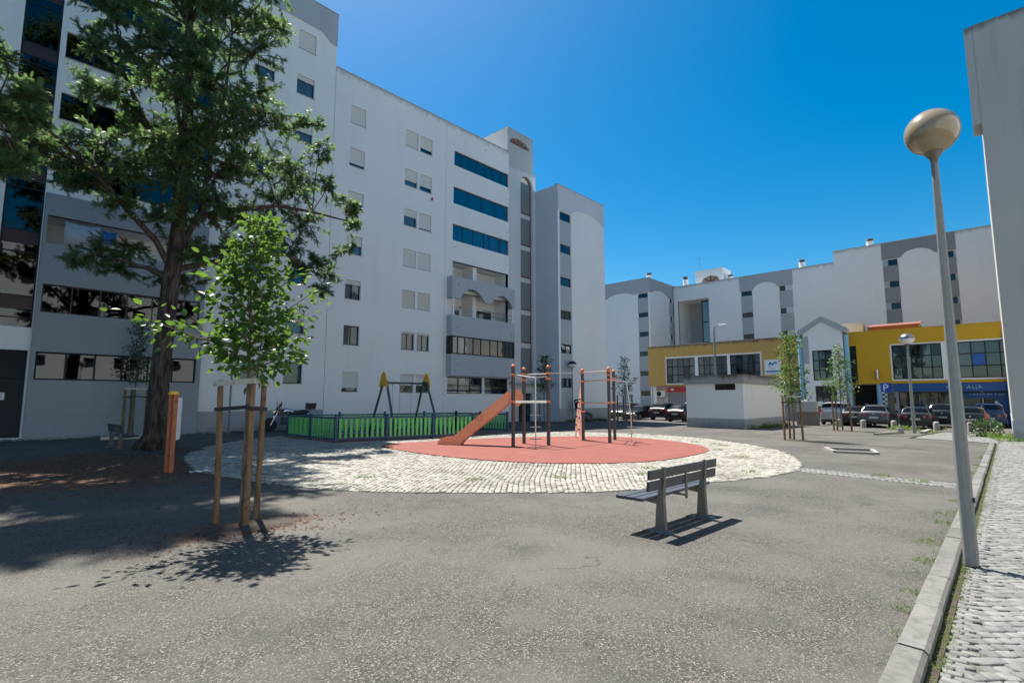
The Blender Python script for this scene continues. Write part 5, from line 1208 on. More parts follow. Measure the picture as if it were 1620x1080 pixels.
# second pole with small steps on the far side
qx, qy = 19.02+.02, 11.25; g = gz(19)+.03
pbar(PO[4],(qx-.1,qy+.12),2.44,2.36); pbar(PO[5],(qx-.1,qy+.12),2.46,2.36)
MB().tube([(qx-.1,qy+.12,2.36),(qx,qy,.9),(qx,qy,g)], .024, 9).build('ladder_pole', M['steel'], play, True)
for z in (.35,.62,.9): MB().bar((qx-.12,qy+.10,g+z),(qx+.10,qy-.06,g+z),.07,.02).build('rung', M['galv'], play)
# slide
def slide_profile(side):
    # along the run s (0 foot .. 1 top): points in (distance, z)
    return side
S0 = Vector((12.78,15.85,gz(12.8)+.03)); S1 = Vector((14.25,13.62,0)); dxy = (S1-S0); dxy.z = 0; Ls = dxy.length; dh = dxy/Ls; sn = Vector((-dh.y,dh.x,0))
up_ = [(0,.0),(0.02,.14),(.18,.27),(.42,.30),(.62,.34),(.80,.46),(Ls+.05,2.03),(Ls+.05,1.58),(Ls-.12,1.40),(1.02,.18),(.92,.06),(.90,.0)]
for o in (-.24,.21):
    p = MB().prism([S0+dh*s+sn*o+Vector((0,0,z)) for s, z in up_], sn*.03).build('slide_side', M['slide'], play)
    if o < 0:
        c = S0+dh*(1.62)+sn*(-.246)+Vector((0,0,1.02)); b = MB(); vs = []
        for k in range(24):
            t = 2*math.pi*k/24; vs.append(c+dh*.13*math.cos(t)+Vector((0,0,.13*math.sin(t))))
        for k in range(24): b.bar(vs[k],vs[(k+1)%24],.012,.012)
        for u, v in ((-.05,.04),(.05,.05),(-.04,-.05),(.05,-.03)): b.bar(c+dh*(u-.015)+Vector((0,0,v)),c+dh*(u+.015)+Vector((0,0,v)),.012,.03)
        b.build('engraved_ring', M['slide_dark'], p)
        b = MB()
        for s,z in ((.12,.06),(.34,.12),(.5,.11),(.72,.14)): q = S0+dh*s+sn*(-.247)+Vector((0,0,z)); b.bar(q-dh*.012,q+dh*.012,.01,.024)
        b.build('bolt', M['slide_dark'], p)
bed = [(.02,.12),(.62,.2),(.85,.30),(Ls,1.72)]
for (s0,z0),(s1,z1) in zip(bed,bed[1:]): 
    a = S0+dh*s0+Vector((0,0,z0)); e = S0+dh*s1+Vector((0,0,z1)); MB().bar(a,e,.42,.02).build('slide_bed', M['slide_dark'], play)
# round shield at the head of the slide
c = Vector((14.48,13.32,1.70)); b = MB(); vs = []
for k in range(22):
    t = 2*math.pi*k/22; r_ = .31*(1+.10*math.cos(3*t)); vs.append(c+Vector((dh.x*.0,0,0))+sn*0+dh*(.55*r_*math.cos(t))+Vector((0,0,r_*math.sin(t))))
b.prism(vs, sn*.03); b.build('slide_shield', M['slide'], play)
# climbing panel with grips
a0 = Vector((19.38,14.35,gz(19)+.03)); a1 = Vector((18.5,13.33,0)); d = (a1-a0); d.z = 0; Lp = d.length; d /= Lp; nn = Vector((-d.y,d.x,0))
pan = [(0,0),(.10,.0),(.16,.28),(.28,.40),(.42,.28),(.60,.0),(Lp*.92,.0),(Lp*.93,2.35),(Lp*.86,2.30),(.62,1.45),(.30,.85),(.06,.5)]
pan = [(0,0),(.12,0),(.2,.30),(.42,.46),(.62,.34),(.85,.0),(Lp-.06,.0),(Lp-.06,2.35),(Lp-.16,2.32),(Lp*.5,1.55),(.18,.75)]
pan_o = MB().prism([a0+d*s+Vector((0,0,z)) for s,z in pan], nn*.03).build('climbing_panel', M['panel_pink'], play)
for s,z in ((.35,.62),(.95,.45),(.5,1.0),(1.0,.95),(.75,1.38),(1.15,1.35),(.9,1.62),(1.1,1.75)):
    q = a0+d*s+Vector((0,0,z))
    MB().lathe([(.05,-.05),(.035,-.07),(.03,0)], (0,0,0), 8, 'y')
    MB().bar(q-nn*.02, q+nn*.05, .09, .07).build('grip', M['black'], pan_o); MB().bar(q-nn*.05, q-nn*.001, .09, .07).build('grip', M['black'], pan_o)

# ------------------------------------------------------------------ benches, lamps, small street furniture
def make_bench(label, grp):
    """local: length along x, sitter faces +y, back posts lean to -y"""
    t = thing('park_bench', label, 'bench', (0,0,0), 0, grp)
    for x in (-.60,.58):
        b = MB(); th = .012
        prof = [(.02,.0),(.155,.0),(.075,.36),(.42,.40),(.42,.425),(.045,.425),(-.035,.82),(-.06,.82),(-.015,.42)]
        for q in (-.032,.02): b.prism([(x+q,y,z) for y,z in [(-.07,.0),(.07,.0),(.04,.36),(.40,.395),(.40,.425),(.03,.425),(-.05,.83),(-.085,.83),(-.06,.42)]], (th,0,0))
        b.prism([(x-.032,y,z) for y,z in [(-.075,.0),(-.068,.0),(-.052,.42),(-.078,.83),(-.085,.83),(-.06,.42)]], (.064,0,0))
        b.build('leg', M['bench_metal'], t)
        MB().hexa([(x-.06,-.20,0),(x+.06,-.20,0),(x+.06,.26,0),(x-.06,.26,0),(x-.035,-.08,.05),(x+.035,-.08,.05),(x+.035,.09,.05),(x-.035,.09,.05)]).build('foot_plate', M['bench_metal'], t)
    MB().box(-.02,.02,-.072,-.052,.36,.80).build('centre_strut', M['bench_metal'], t)
    MB().box(-.02,.02,-.052,.40,.395,.424).build('centre_strut', M['bench_metal'], t)
    def slat(y0,y1,z0,z1,tilt=0):
        b = MB(); c = .006; pr = [(y0+c,z0),(y1-c,z0),(y1,z0+c),(y1,z1-c),(y1-c,z1),(y0+c,z1),(y0,z1-c),(y0,z0+c)]
        b.prism([(-.96,y+tilt*(z-z0),z) for y,z in pr], (1.92,0,0)); return b.build('slat', M['bench_slat'], t)
    for i in range(3):
        y0 = .045+i*.135; s = slat(y0,y0+.118,.426,.464); b = MB()
        for x in (-.60,-.56,0,.54,.58): b.lathe([(.009,.4645),(.006,.469)], (x,y0+.06,0), 8)
        b.build('bolt', M['steel'], s)
    slat(-.048,-.012,.555,.675,-.1); slat(-.066,-.030,.695,.815,-.1)
    return t
bn = make_bench('charcoal slatted bench with bronze steel legs alone on sunlit asphalt', 'slatted park benches'); bn.location = (6.95,3.34,gz(6.95)); bn.rotation_euler = (0,0,R(-1.5))
b2 = copy_tree(bn); b2['label'] = 'charcoal slatted bench in shade by the big tree, seen end-on'; b2.location = (3.9,22.3,gz(3.9)); b2.rotation_euler = (0,0,R(-88))

def globe_lamp(loc, h, label, r=.27, pr0=.075, pr1=.048, half=False, n=8, flat=.84):
    t = thing('globe_lamp', label, 'street lamp', (*loc, gz(loc[0])), 0, 'globe lamps on grey posts'); g = gz(loc[0]); x, y = loc
    p = MB().lathe([(pr0,g-.06),(pr0,g+.9),(pr1,g+h)], (x,y,0), n).build('post', M['galv'], t)
    if h > 4.2 and not half:
        b = MB(); b.lathe([(pr0+.012,g-.06),(pr0+.012,g-.02)], (x,y,0), n); b.build('base_collar', M['frame'], p)
        MB().box(x-.02,x+.02,y-pr0-.012,y-pr0+.03,g+.62,g+.67).build('clamp', M['frame'], p)
    MB().lathe([(pr1*.9,g+h-.01),(pr1*1.15,g+h+.05),(pr1*2.6,g+h+.13),(pr1*2.9,g+h+.17),(pr1*2.4,g+h+.18)], (x,y,0), 14).build('socket', M['stone_pillar'], t, True)
    z0 = g+h+.12; prof = [(r*math.sin(a),z0+r*flat*(1-math.cos(a))) for a in [R(18+i*9) for i in range(18)]]+[(.004,z0+2*r*flat)]
    if not half: MB().lathe(prof, (x,y,0), 24).build('globe', M['globe'], t, True)
    else:
        lo = [q for q in prof if q[1] <= z0+r*flat+.01]; up = [q for q in prof if q[1] >= z0+r*flat-.04]
        MB().lathe(lo, (x,y,0), 24).build('globe', M['ac'], t, True)
        MB().lathe([(q[0]*1.03,q[1]) for q in up], (x,y,0), 24).build('dome', M[half], t, True)
    return t
globe_lamp((7.45,.40), 4.37, 'grubby beige globe lamp on a faceted steel post beside the kerb', .262, .064, .034, flat=.97)
globe_lamp((37.49,3.96), 4.95, 'silver-topped globe lamp on a slim post before the parked cars', .37, .085, .05, 'dome')
globe_lamp((36.2,27.0), 4.45, 'dark-topped globe lamp against the end block wall', .36, .06, .04, 'frame')
sl = thing('street_lamp', 'tall grey street lamp with a short curved arm behind the service hut', 'street lamp', (50,20.2,gz(50)))
g = gz(50); MB().tube([(50,20.2,g),(50,20.2,8.2),(50,20.15,8.55),(50,19.95,8.72),(50,19.6,8.78)], [.13,.085,.06,.05,.05], 10).build('post', M['galv'], sl, True); MB().hexa([(49.9,19.0,8.72),(50.1,19.0,8.72),(50.12,19.65,8.72),(49.88,19.65,8.72),(49.93,19.05,8.8),(50.07,19.05,8.8),(50.08,19.65,8.84),(49.92,19.65,8.84)]).build('lamp_head', M['ac'], sl)
bi = thing('litter_bin', 'dark litter bin hanging on the lamp post by the end block', 'bin', (36.5,26.75,gz(36.5)))
MB().hexa([(36.35,26.55,.75),(36.75,26.55,.75),(36.75,26.85,.75),(36.35,26.85,.75),(36.3,26.5,1.4),(36.8,26.5,1.4),(36.8,26.9,1.4),(36.3,26.9,1.4)]).build('bin_body', M['black'], bi); MB().hexa([(36.28,26.48,1.5),(36.82,26.48,1.5),(36.82,26.92,1.5),(36.28,26.92,1.5),(36.4,26.55,1.64),(36.7,26.55,1.64),(36.7,26.9,1.64),(36.4,26.9,1.64)]).build('lid', M['frame'], bi)
MB().box(36.3,36.34,26.8,26.9,1.4,1.5).box(36.76,36.8,26.8,26.9,1.4,1.5).build('lid_bracket', M['frame'], bi)
# playground notice on two redwood posts, seen nearly edge-on
ns = thing('notice_board', 'redwood notice post with yellow cap and a pale board seen edge-on', 'notice board', (3.5,14.15,gz(3.5)))
g = gz(3.5)
for q in (-.052,.052): MB().box(3.5+q*.62-.045,3.5+q*.62+.045,14.15-q*.78-.045,14.15-q*.78+.045,g-.05,g+1.78).build('post', M['sign_post'], ns)
MB().lathe([(.11,g+1.78),(.11,g+1.81),(.085,g+1.85),(.01,g+1.865)], (3.5,14.15,0), 14).build('cap', M['yellow_plastic'], ns, True)
dn = Vector((.36,.93,0)).normalized(); cn = Vector((3.5,14.15,0))+Vector((.09,-.06,0)); MB().bar(cn+dn*.02+Vector((0,0,g+1.22)), cn+dn*.55+Vector((0,0,g+1.22)), .035, .98).build('board', M['sign_white'], ns)
pp = thing('grey_pole', 'slim bare grey pole standing against the left block wall', 'pole', (9.7,29.0,gz(9.7))); MB().lathe([(.09,gz(9.7)-.02),(.09,gz(9.7)+.06),(.05,gz(9.7)+.08),(.05,3.4)], (9.7,29.0,0), 10).build('shaft', M['galv'], pp, True); MB().lathe([(.055,3.4),(.03,3.44)], (9.7,29.0,0), 10).build('cap', M['frame'], pp)
# parking sign
pk_ = thing('parking_sign', 'square blue parking sign with a white P over the cars', 'sign', (47.0,6.4,gz(47)))
MB().lathe([(.035,gz(47)),(.035,2.9)], (47.03,6.4,0), 8).build('post', M['galv'], pk_, True); pb = MB().box(46.96,46.985,6.06,6.74,2.15,2.83).build('sign_plate', M['sign_blue'], pk_)
lettering('P', .72, (46.952,6.63,2.24), 'X', M['sign_white'], pb)
# bollards
b0 = thing('bollard', 'weathered concrete bollard before the black estate car', 'bollard', (0,0,0), 0, 'short concrete bollards along the parking')
MB().lathe([(.17,-.05),(.165,.42),(.15,.50),(.10,.55),(.01,.56)], (0,0,0), 12).build('shaft', M['concrete'], b0, True)
BO = [(42.4,3.35,'short concrete bollard between the black estate and the lamp post'),(42.6,1.75,'short concrete bollard behind the tail of the dark olive estate'),(42.9,7.3,'short concrete bollard behind the grey crossover'),(43.5,8.9,'short concrete bollard left of the grey crossover'),(43.0,5.6,'short concrete bollard between grey crossover and black estate'),(43.6,25.3,'short concrete bollard beside the black car near the end block')]
for i, (x, y, lb) in enumerate(BO):
    o = b0 if i == 0 else copy_tree(b0); o.location = (x,y,gz(x)); o['label'] = lb
pi_ = thing('masonry_pier', 'squat lichened masonry pier left of the silver van', 'pier', (44.3,11.1,gz(44.3))); g = gz(44.3)
MB().box(44.0,44.7,10.35,11.75,g-.05,g+1.02).build('rubble_base', M['stone_pillar'], pi_); MB().box(44.02,44.68,10.4,11.73,g+1.02,g+1.78).build('rendered_top', M['coping'], pi_); MB().lathe([(.25,g+1.78),(.2,g+1.86),(.05,g+1.92)], (44.4,11.2,0), 10).build('cap', M['concrete'], pi_)
# tree pit with stone edging, open soil inside
tp = thing('tree_pit', 'empty rectangular planting pit edged with pale stone', 'planting pit', (21.2,4.1,gz(21.2)))
pc = [(22.0,4.9),(20.75,3.2),(22.2,3.1),(23.4,4.8)]; pc = [(20.25,4.45),(20.25,3.2),(22.2,3.2),(22.2,4.9)]
pc = [(21.9,4.95),(20.5,4.35),(20.75,3.2),(22.3,3.6)]
for i in range(4):
    a = Vector((*pc[i],gz(pc[i][0])+.02)); e = Vector((*pc[(i+1)%4],gz(pc[(i+1)%4][0])+.02)); d = (e-a).normalized(); MB().bar(a+d*.03,e-d*.03,.12,.11).build('edging_stone', M['concrete'], tp)
MB().sheet([(x,y,gz(x)+.006) for x,y in pc]).build('soil', M['soil'], tp)
# broken kerb stones lying about by the lamp
for i, (a, e, w, lb) in enumerate((((36.2,4.6),(37.0,4.15),.16,'broken pale kerb stone standing by the slim lamp post'),((33.3,5.2),(36.3,4.55),.14,'long low kerb piece left of the slim lamp post'),((37.2,3.6),(41.3,3.6),.2,'long pale kerb stone running towards the dark cars'))):
    h = .34 if i == 0 else .14
    a3 = Vector((*a,gz(a[0])+h/2-.02)); e3 = Vector((*e,gz(e[0])+h/2-.02)); 
    if i == 0: e3 = a3+Vector((.35,-.22,0))
    tag(MB().bar(a3,e3,w,h).build('kerb_block', M['concrete']), lb, 'kerb stone')
# timber border round the shaded tree, with loose planks
tb = thing('timber_border', 'low border of pale planks round the small staked tree', 'border', (5.6,28.3,gz(5.6)))
for a, e in (((4.3,27.4),(6.9,27.4)),((4.3,27.4),(4.6,29.3)),((6.9,27.4),(6.6,29.3))): MB().bar((*a,gz(5)+.06),(*e,gz(5)+.06),.09,.14).build('plank', M['wood_pale'], tb)
# laundry on the shaded loggia
for x0, x1, z0, z1, mm, lb in ((2.75,4.0,8.45,9.5,'sheet_cloth','pale striped sheet hung on the left block balcony'),(4.05,4.6,8.75,9.4,'blue_cloth','blue towel hung beside the striped sheet')):
    b = MB(); n = 14; vs = []
    for i in range(n+1):
        x = x0+(x1-x0)*i/n; y = BAY+.06+.03*math.sin(i*1.4); zz = z1-.08*math.sin(math.pi*i/n); vs += [(x,y,z0),(x,y+.01,zz)]
    b.add(vs, [(2*i,2*i+2,2*i+3,2*i+1) for i in range(n)])
    o = b.build('laundry', M[mm], None, True); md = o.modifiers.new('thickness','SOLIDIFY'); md.thickness = .008; tag(o, lb, 'laundry')
tag(MB().tube([(23.05,V0-.1,16.25),(23.05,V0-.1,16.3)],.02,6).lathe([(.02,16.2),(.07,16.24),(.09,16.32),(.06,16.4),(.01,16.43)],(23.02,V0-.11,0),10).build('red_ball', M['shop_red'], None, True), 'small red round thing at the corner of a shuttered window', 'ball')
tag(MB().add([(2.9+.09*i+.02*random.random(),9.6+.05*math.sin(i*2),gz(3)+.01+.02*(i%2)) for i in range(6)]+[(2.9+.09*i,9.75+.06*math.sin(i*1.7),gz(3)+.015+.03*((i+1)%2)) for i in range(6)],[(i,i+1,i+7,i+6) for i in range(5)]).build('paper_scrap', M['sign_white']), 'crumpled white scrap of litter on the shaded asphalt', 'litter').location = (.9,4.0,0)

# ------------------------------------------------------------------ vehicles
def car_profile(kind_):
    # x/L, z bottom, belt, roof line, half width at belt, half width at roof (metres; heights for a 1.5 m car)
    if kind_ == 'estate':
        return [(0,.42,.86,.90,.74,.60),(.012,.28,.94,1.02,.84,.68),(.03,.24,.96,1.12,.875,.68),(.075,.22,.965,1.40,.885,.62),(.12,.20,.965,1.47,.89,.60),(.30,.18,.96,1.50,.90,.61),(.50,.18,.95,1.47,.90,.61),(.56,.18,.95,1.42,.90,.61),(.70,.18,.93,.99,.89,.70),(.76,.18,.91,.95,.88,.74),(.90,.20,.84,.87,.86,.72),(.97,.24,.74,.77,.80,.66),(1,.36,.62,.65,.66,.50)]
    if kind_ == 'suv':
        return [(0,.46,.90,.95,.76,.62),(.012,.32,1.00,1.08,.86,.70),(.03,.28,1.03,1.16,.90,.70),(.10,.26,1.04,1.50,.91,.62),(.15,.24,1.04,1.56,.915,.60),(.32,.22,1.03,1.60,.92,.62),(.48,.22,1.02,1.58,.92,.62),(.55,.22,1.01,1.50,.92,.62),(.70,.22,.99,1.06,.91,.72),(.76,.22,.97,1.02,.90,.76),(.90,.24,.90,.94,.88,.74),(.97,.28,.80,.83,.82,.68),(1,.40,.66,.69,.68,.52)]
    if kind_ == 'van':
        return [(0,.40,.95,1.0,.80,.70),(.010,.28,1.02,1.15,.86,.74),(.02,.26,1.04,1.35,.88,.74),(.035,.24,1.04,1.70,.885,.70),(.07,.22,1.04,1.76,.89,.70),(.30,.22,1.04,1.78,.90,.71),(.56,.22,1.03,1.76,.90,.71),(.63,.22,1.02,1.66,.90,.70),(.79,.22,.99,1.06,.89,.76),(.84,.22,.97,1.0,.88,.76),(.93,.24,.88,.91,.86,.72),(.98,.28,.76,.79,.80,.66),(1,.40,.62,.65,.66,.50)]
    return [(0,.42,.84,.88,.72,.58),(.014,.28,.92,.98,.82,.66),(.035,.24,.95,1.06,.86,.66),(.12,.22,.96,1.38,.87,.58),(.18,.20,.955,1.45,.875,.57),(.32,.18,.95,1.49,.88,.58),(.48,.18,.94,1.46,.88,.58),(.55,.18,.94,1.38,.88,.58),(.70,.18,.92,.98,.87,.68),(.76,.18,.90,.94,.86,.72),(.90,.20,.82,.85,.84,.70),(.97,.24,.72,.75,.78,.64),(1,.36,.60,.63,.64,.48)]
def make_car(name, label, kind_, L, col, loc, head=0., hs=1., ws=1., tail='low', group='cars parked across the square', front=False, trim=None):
    """local x from the rear bumper (0) to the nose (L); the nose points to +x before turning"""
    t = thing(name, label, 'van' if kind_ == 'van' else 'car', (*loc, gz(loc[0])), head, group)
    st = [(a*L,b*hs,c*hs,d*hs,e*ws,f*ws) for a,b,c,d,e,f in car_profile(kind_)]
    xs = [s[0] for s in st]
    def par(x):
        x = min(max(x,0),L); j = 0
        while j < len(xs)-2 and xs[j+1] < x: j += 1
        q = (x-xs[j])/(xs[j+1]-xs[j]); return [st[j][i]+(st[j+1][i]-st[j][i])*q for i in range(1,6)]
    def ring(x):
        zb, be, ro, wb, wr = par(x); k = max(0,min(1,(ro-be)/.35)); sh = be+(ro-be)*.82
        return [(0,zb),(wb*.86,zb),(wb*.97,zb+.10),(wb*1.0,zb+(be-zb)*.55),(wb*.965,be-.02),(wb*.93+(wr-wb*.93)*(1-k)*.2,be),(wr+.03,sh),(wr*.86,ro-.012),(wr*.45,ro+.008),(0,ro+.012)]
    def Sf(x, k, off=0.):
        r = ring(x); i = min(int(k), len(r)-2); q = k-i; y = r[i][0]+(r[i+1][0]-r[i][0])*q; z = r[i][1]+(r[i+1][1]-r[i][1])*q
        ty, tz = r[i+1][0]-r[i][0], r[i+1][1]-r[i][1]; l = math.hypot(ty,tz) or 1; r2 = ring(x+.02); r1 = ring(x-.02 if x > .02 else x)
        dz = ((r2[i][1]+(r2[i+1][1]-r2[i][1])*q)-(r1[i][1]+(r1[i+1][1]-r1[i][1])*q))/.04
        n = Vector((-dz*abs(ty)/l, tz/l, -ty/l)); n.normalize(); 
        return Vector((x,y,z))+n*off
    xx = []
    for a, b_ in zip(xs, xs[1:]):
        m = 3 if b_-a > .3 else 2
        xx += [a+(b_-a)*i/m for i in range(m)]
    xx.append(xs[-1]); b = MB(); vs = []; fs = []; m = 10
    for x in xx:
        r = ring(x); full = [(-y,z) for y,z in r[1:-1]][::-1]; loop = r+full     # right half then left half
        vs += [(x,y,z) for y,z in loop]
    n = 2*m-2
    for i in range(len(xx)-1):
        for k in range(n): fs.append((i*n+k,i*n+(k+1)%n,(i+1)*n+(k+1)%n,(i+1)*n+k))
    fs.append(tuple(range(n))); fs.append(tuple((len(xx)-1)*n+k for k in range(n))[::-1])
    b.add(vs, fs); b.build('body', col, t, True, world=False, angle=32)
    def patch(nm, m_, x0, x1, k0, k1, off, nx=5, nk=5, both=True, par_=None):
        b = MB()
        for sg in ((1,-1) if both else (1,)):
            v = []
            for i in range(nx+1):
                for j in range(nk+1):
                    p = Sf(x0+(x1-x0)*i/nx, k0+(k1-k0)*j/nk, off); v.append((p.x,p.y*sg,p.z))
            f = [(i*(nk+1)+j,i*(nk+1)+j+1,(i+1)*(nk+1)+j+1,(i+1)*(nk+1)+j) for i in range(nx) for j in range(nk)]
            b.add(v, f)
        return b.build(nm, m_, par_ or t, True, world=False)
    G = M['car_glass']; f_ = car_profile(kind_)
    rw = {'estate':(.032,.072),'suv':(.035,.098),'van':(.021,.034)}.get(kind_,(.04,.118))
    patch('rear_window', G, rw[0]*L, rw[1]*L, 6.25, 9, .012)
    ws_ = {'van':(.64,.785)}.get(kind_,(.565,.695)); patch('windscreen', G, ws_[0]*L, ws_[1]*L, 6.3, 9, .012)
    for q0,q1 in (((.12 if kind_ != 'van' else .06),.30),(.315,.47),(.485,.60 if kind_ != 'van' else .70)): patch('side_window', G, q0*L, q1*L, 5.12, 5.93, .008, 4, 3)
    # lower trim, lamps, plate
    zb, be, ro, wb, wr = par(.02*L)
    MB().box(-.035,.06,-wb*.86,wb*.86,zb+.02,zb+.16).build('bumper_trim', trim or M['black'], t, world=False)
    b = MB(); b.box(-.028,.0,-wb*.82,wb*.82,zb+.20,zb+.27); b.build('bumper_step', col, t, world=False)
    z0, z1 = (be-.24,be-.03) if tail == 'low' else (be-.10,be+.16)
    for sg in (1,-1):
        if tail == 'low': MB().hexa([(-.022,sg*wb*.50,z0+.06),(.05,sg*wb*1.0,z0+.04),(.16,sg*wb*1.035,z0+.05),(.05,sg*wb*.5,z0+.06),(-.022,sg*wb*.50,z1-.02),(.04,sg*wb*.99,z1),(.16,sg*wb*1.03,z1),(.05,sg*wb*.5,z1)]).build('tail_lamp', M['tail'], t, world=False)
        else: MB().hexa([(-.02,sg*wb*.80,z0-.1),(.03,sg*wb*1.0,z0-.1),(.12,sg*wb*1.02,z0-.1),(.06,sg*wb*.8,z0-.1),(.0,sg*wb*.78,z1),(.05,sg*wb*.90,z1),(.14,sg*wb*.90,z1),(.10,sg*wb*.78,z1)]).build('tail_lamp', M['tail'], t, world=False)
        x1 = .955*L; p0 = Sf(x1,4.0,.0); MB().hexa([(x1-.05,sg*(p0.y-.28),p0.z-.16),(x1+.09,sg*(p0.y-.30),p0.z-.17),(x1+.06,sg*(p0.y-.04),p0.z-.15),(x1-.12,sg*(p0.y+.01),p0.z-.13),(x1-.05,sg*(p0.y-.28),p0.z-.01),(x1+.06,sg*(p0.y-.30),p0.z-.05),(x1+.02,sg*(p0.y-.05),p0.z-.01),(x1-.14,sg*(p0.y+.008),p0.z+.01)]).build('headlight', M['chrome'], t, world=False)
        mx = .60*L; MB().hexa([(mx,sg*(wb*1.0),be-.0),(mx+.1,sg*(wb*1.0),be),(mx+.12,sg*(wb+.20),be+.02),(mx+.02,sg*(wb+.20),be+.02),(mx,sg*(wb*1.0),be+.13),(mx+.1,sg*(wb*1.0),be+.12),(mx+.10,sg*(wb+.19),be+.15),(mx+.02,sg*(wb+.19),be+.16)]).build('mirror', col if tail != 'low' else M['black'], t, world=False)
    MB().box(-.034,-.0,-.26,.26,zb+.36,zb+.47).build('number_plate', M['plate'], t, world=False)
    b = MB()
    for i in range(8):
        if i not in (2,5): b.box(-.037,-.0345,-.21+.055*i,-.175+.055*i,zb+.385,zb+.445)
    b.build('plate_marks', M['frame'], t, world=False)
    MB().lathe([(.045,-.016),(.045,.0)], (0,0,be-.06), 12, 'x').build('badge', M['chrome'], t, world=False)
    if kind_ in ('estate','van','suv'):
        for sg in (1,-1):
            b = MB(); b.tube([(.16*L,sg*.55*ws,par(.16*L)[2]+.03),(.3*L,sg*.57*ws,par(.3*L)[2]+.055),(.5*L,sg*.57*ws,par(.5*L)[2]+.03)], .018, 6); b.build('roof_rail', M['chrome'], t, world=False)
    r = .325 if kind_ != 'suv' else .35
    for x in (.18*L,.815*L):
        for sg in (1,-1):
            yb = wb*.99; MB().lathe([(r+.055,sg*(yb-.03)),(r+.055,sg*(yb+.012))], (x,0,r), 22, 'y').build('wheel_arch', M['black'], t, world=False)
            w = MB().lathe([(r*.7,sg*(yb-.17)),(r*.96,sg*(yb-.16)),(r,sg*(yb-.10)),(r,sg*(yb+.0)),(r*.95,sg*(yb+.03)),(r*.66,sg*(yb+.032))], (x,0,r), 22, 'y').build('wheel', M['rubber'], t, True, world=False)
            b = MB(); b.lathe([(r*.64,sg*(yb+.0325)),(r*.60,sg*(yb+.036))], (x,0,r), 20, 'y')
            for k in range(5):
                a = 2*math.pi*k/5+.3; b.bar((x,sg*(yb+.042),r),(x+r*.6*math.cos(a),sg*(yb+.042),r+r*.6*math.sin(a)),.07,.012,(0,1,0))
            b.build('rim', M['chrome'], w, world=False)
    return t
M['car_glass'] = plain('tinted_car_glass', (.006,.008,.010), .04, 0, .1, spec=.3)
CP = {k: paint('car_paint_'+k, c, .32, fl) for k, c, fl in (('black',(.006,.0065,.008),.1),('dark_olive',(.014,.016,.016),.3),('graphite',(.085,.09,.10),.5),('silver',(.42,.44,.47),.6),('white',(.72,.73,.74),0),('navy',(.012,.03,.085),.3),('pale_blue',(.36,.44,.52),.5))}
make_car('parked_car', 'silver van parked right of the masonry pier, its rear towards us', 'van', 4.4, CP['silver'], (46.6,9.9), 0, .98, 1., 'high')
make_car('parked_car', 'dark hatchback half hidden by the staked tree before the gabled middle', 'hatch', 4.1, CP['black'], (45.3,8.3), 0, 1., 1.)
make_car('parked_car', 'grey crossover with pale bumper band, its rear towards us', 'suv', 4.3, CP['graphite'], (43.35,6.75), 0, .98, 1., 'low')
make_car('parked_car', 'black estate with wide red tail lamps, behind the slim globe lamp', 'estate', 4.7, CP['black'], (43.0,4.45), 0, .98, 1., 'low')
make_car('parked_car', 'dark large car standing further back beside the black estate', 'suv', 4.5, CP['black'], (47.6,3.4), 0, 1.05, 1.02, 'low')
make_car('parked_car', 'dark olive estate with silver roof rails and upright red tail lamps', 'estate', 4.3, CP['dark_olive'], (43.3,1.75), 0, 1.0, 1., 'high')
make_car('parked_car', 'navy van standing under the blue shop front', 'van', 4.5, CP['navy'], (49.6,1.0), 0, .95, 1., 'low')
make_car('parked_car', 'pale blue car peeping out beside the right-edge block', 'hatch', 4.1, CP['pale_blue'], (49.5,-1.05), 0, 1., 1.)
make_car('parked_car', 'black crossover with chrome marks, near the air conditioner', 'suv', 4.5, CP['black'], (45.4,24.1), 0, 1.0, 1., 'low')
make_car('parked_car', 'small black hatchback partly hidden by the service hut', 'hatch', 4.0, CP['black'], (42.6,20.9), 0, .98, 1., 'low')
make_car('parked_car', 'white small van beyond the black hatchback by the hut', 'van', 4.0, CP['white'], (48.6,22.2), 0, .95, .96, 'high')
make_car('parked_car', 'black saloon with its nose towards us, beside the ragged tree', 'hatch', 4.4, CP['black'], (48.6,26.5), math.pi, .95, 1., 'low')
make_car('parked_car', 'dark car behind the climbing frame posts, nearest the end block', 'suv', 4.3, CP['black'], (50.4,29.0), math.pi, .98, 1., 'low')
# motorcycle: local x forward
mo = thing('motorcycle', 'black touring motorcycle with top box parked against the long block', 'motorcycle', (13.35,28.5,gz(13)), math.pi-.10); mo.scale = (1.12,1.12,1.12)
def mp(nm, b, m_, sm=True, par=mo): return b.build(nm, m_, par, sm, world=False)
for x, r, w in ((1.55,.32,.06),(.05,.31,.08)):
    wh = mp('wheel', MB().lathe([(r*.72,-w*.8),(r*.95,-w),(r,-w*.3),(r,w*.3),(r*.95,w),(r*.72,w*.8)], (x,0,r), 24, 'y'), M['rubber'])
    b = MB()
    for k in range(6): a = k*math.pi/3; b.bar((x,0,r),(x+r*.72*math.cos(a),0,r+r*.72*math.sin(a)),.03,.04,(0,1,0))
    b.lathe([(.14,-.05),(.14,-.04)],(x,0,r),16,'y'); mp('rim', b, M['chrome'], False, wh)
b = MB()
for s in (-.09,.09): b.tube([(1.55,s,.32),(1.22,s,.98)], [.035,.03], 8)
mp('fork', b, M['chrome'])
b = MB().hexa([(.95,-.16,.72),(1.42,-.10,.80),(1.42,.10,.80),(.95,.16,.72),(.95,-.13,1.05),(1.30,-.10,1.08),(1.30,.10,1.08),(.95,.13,1.05)]); mp('fairing', b, M['black'])
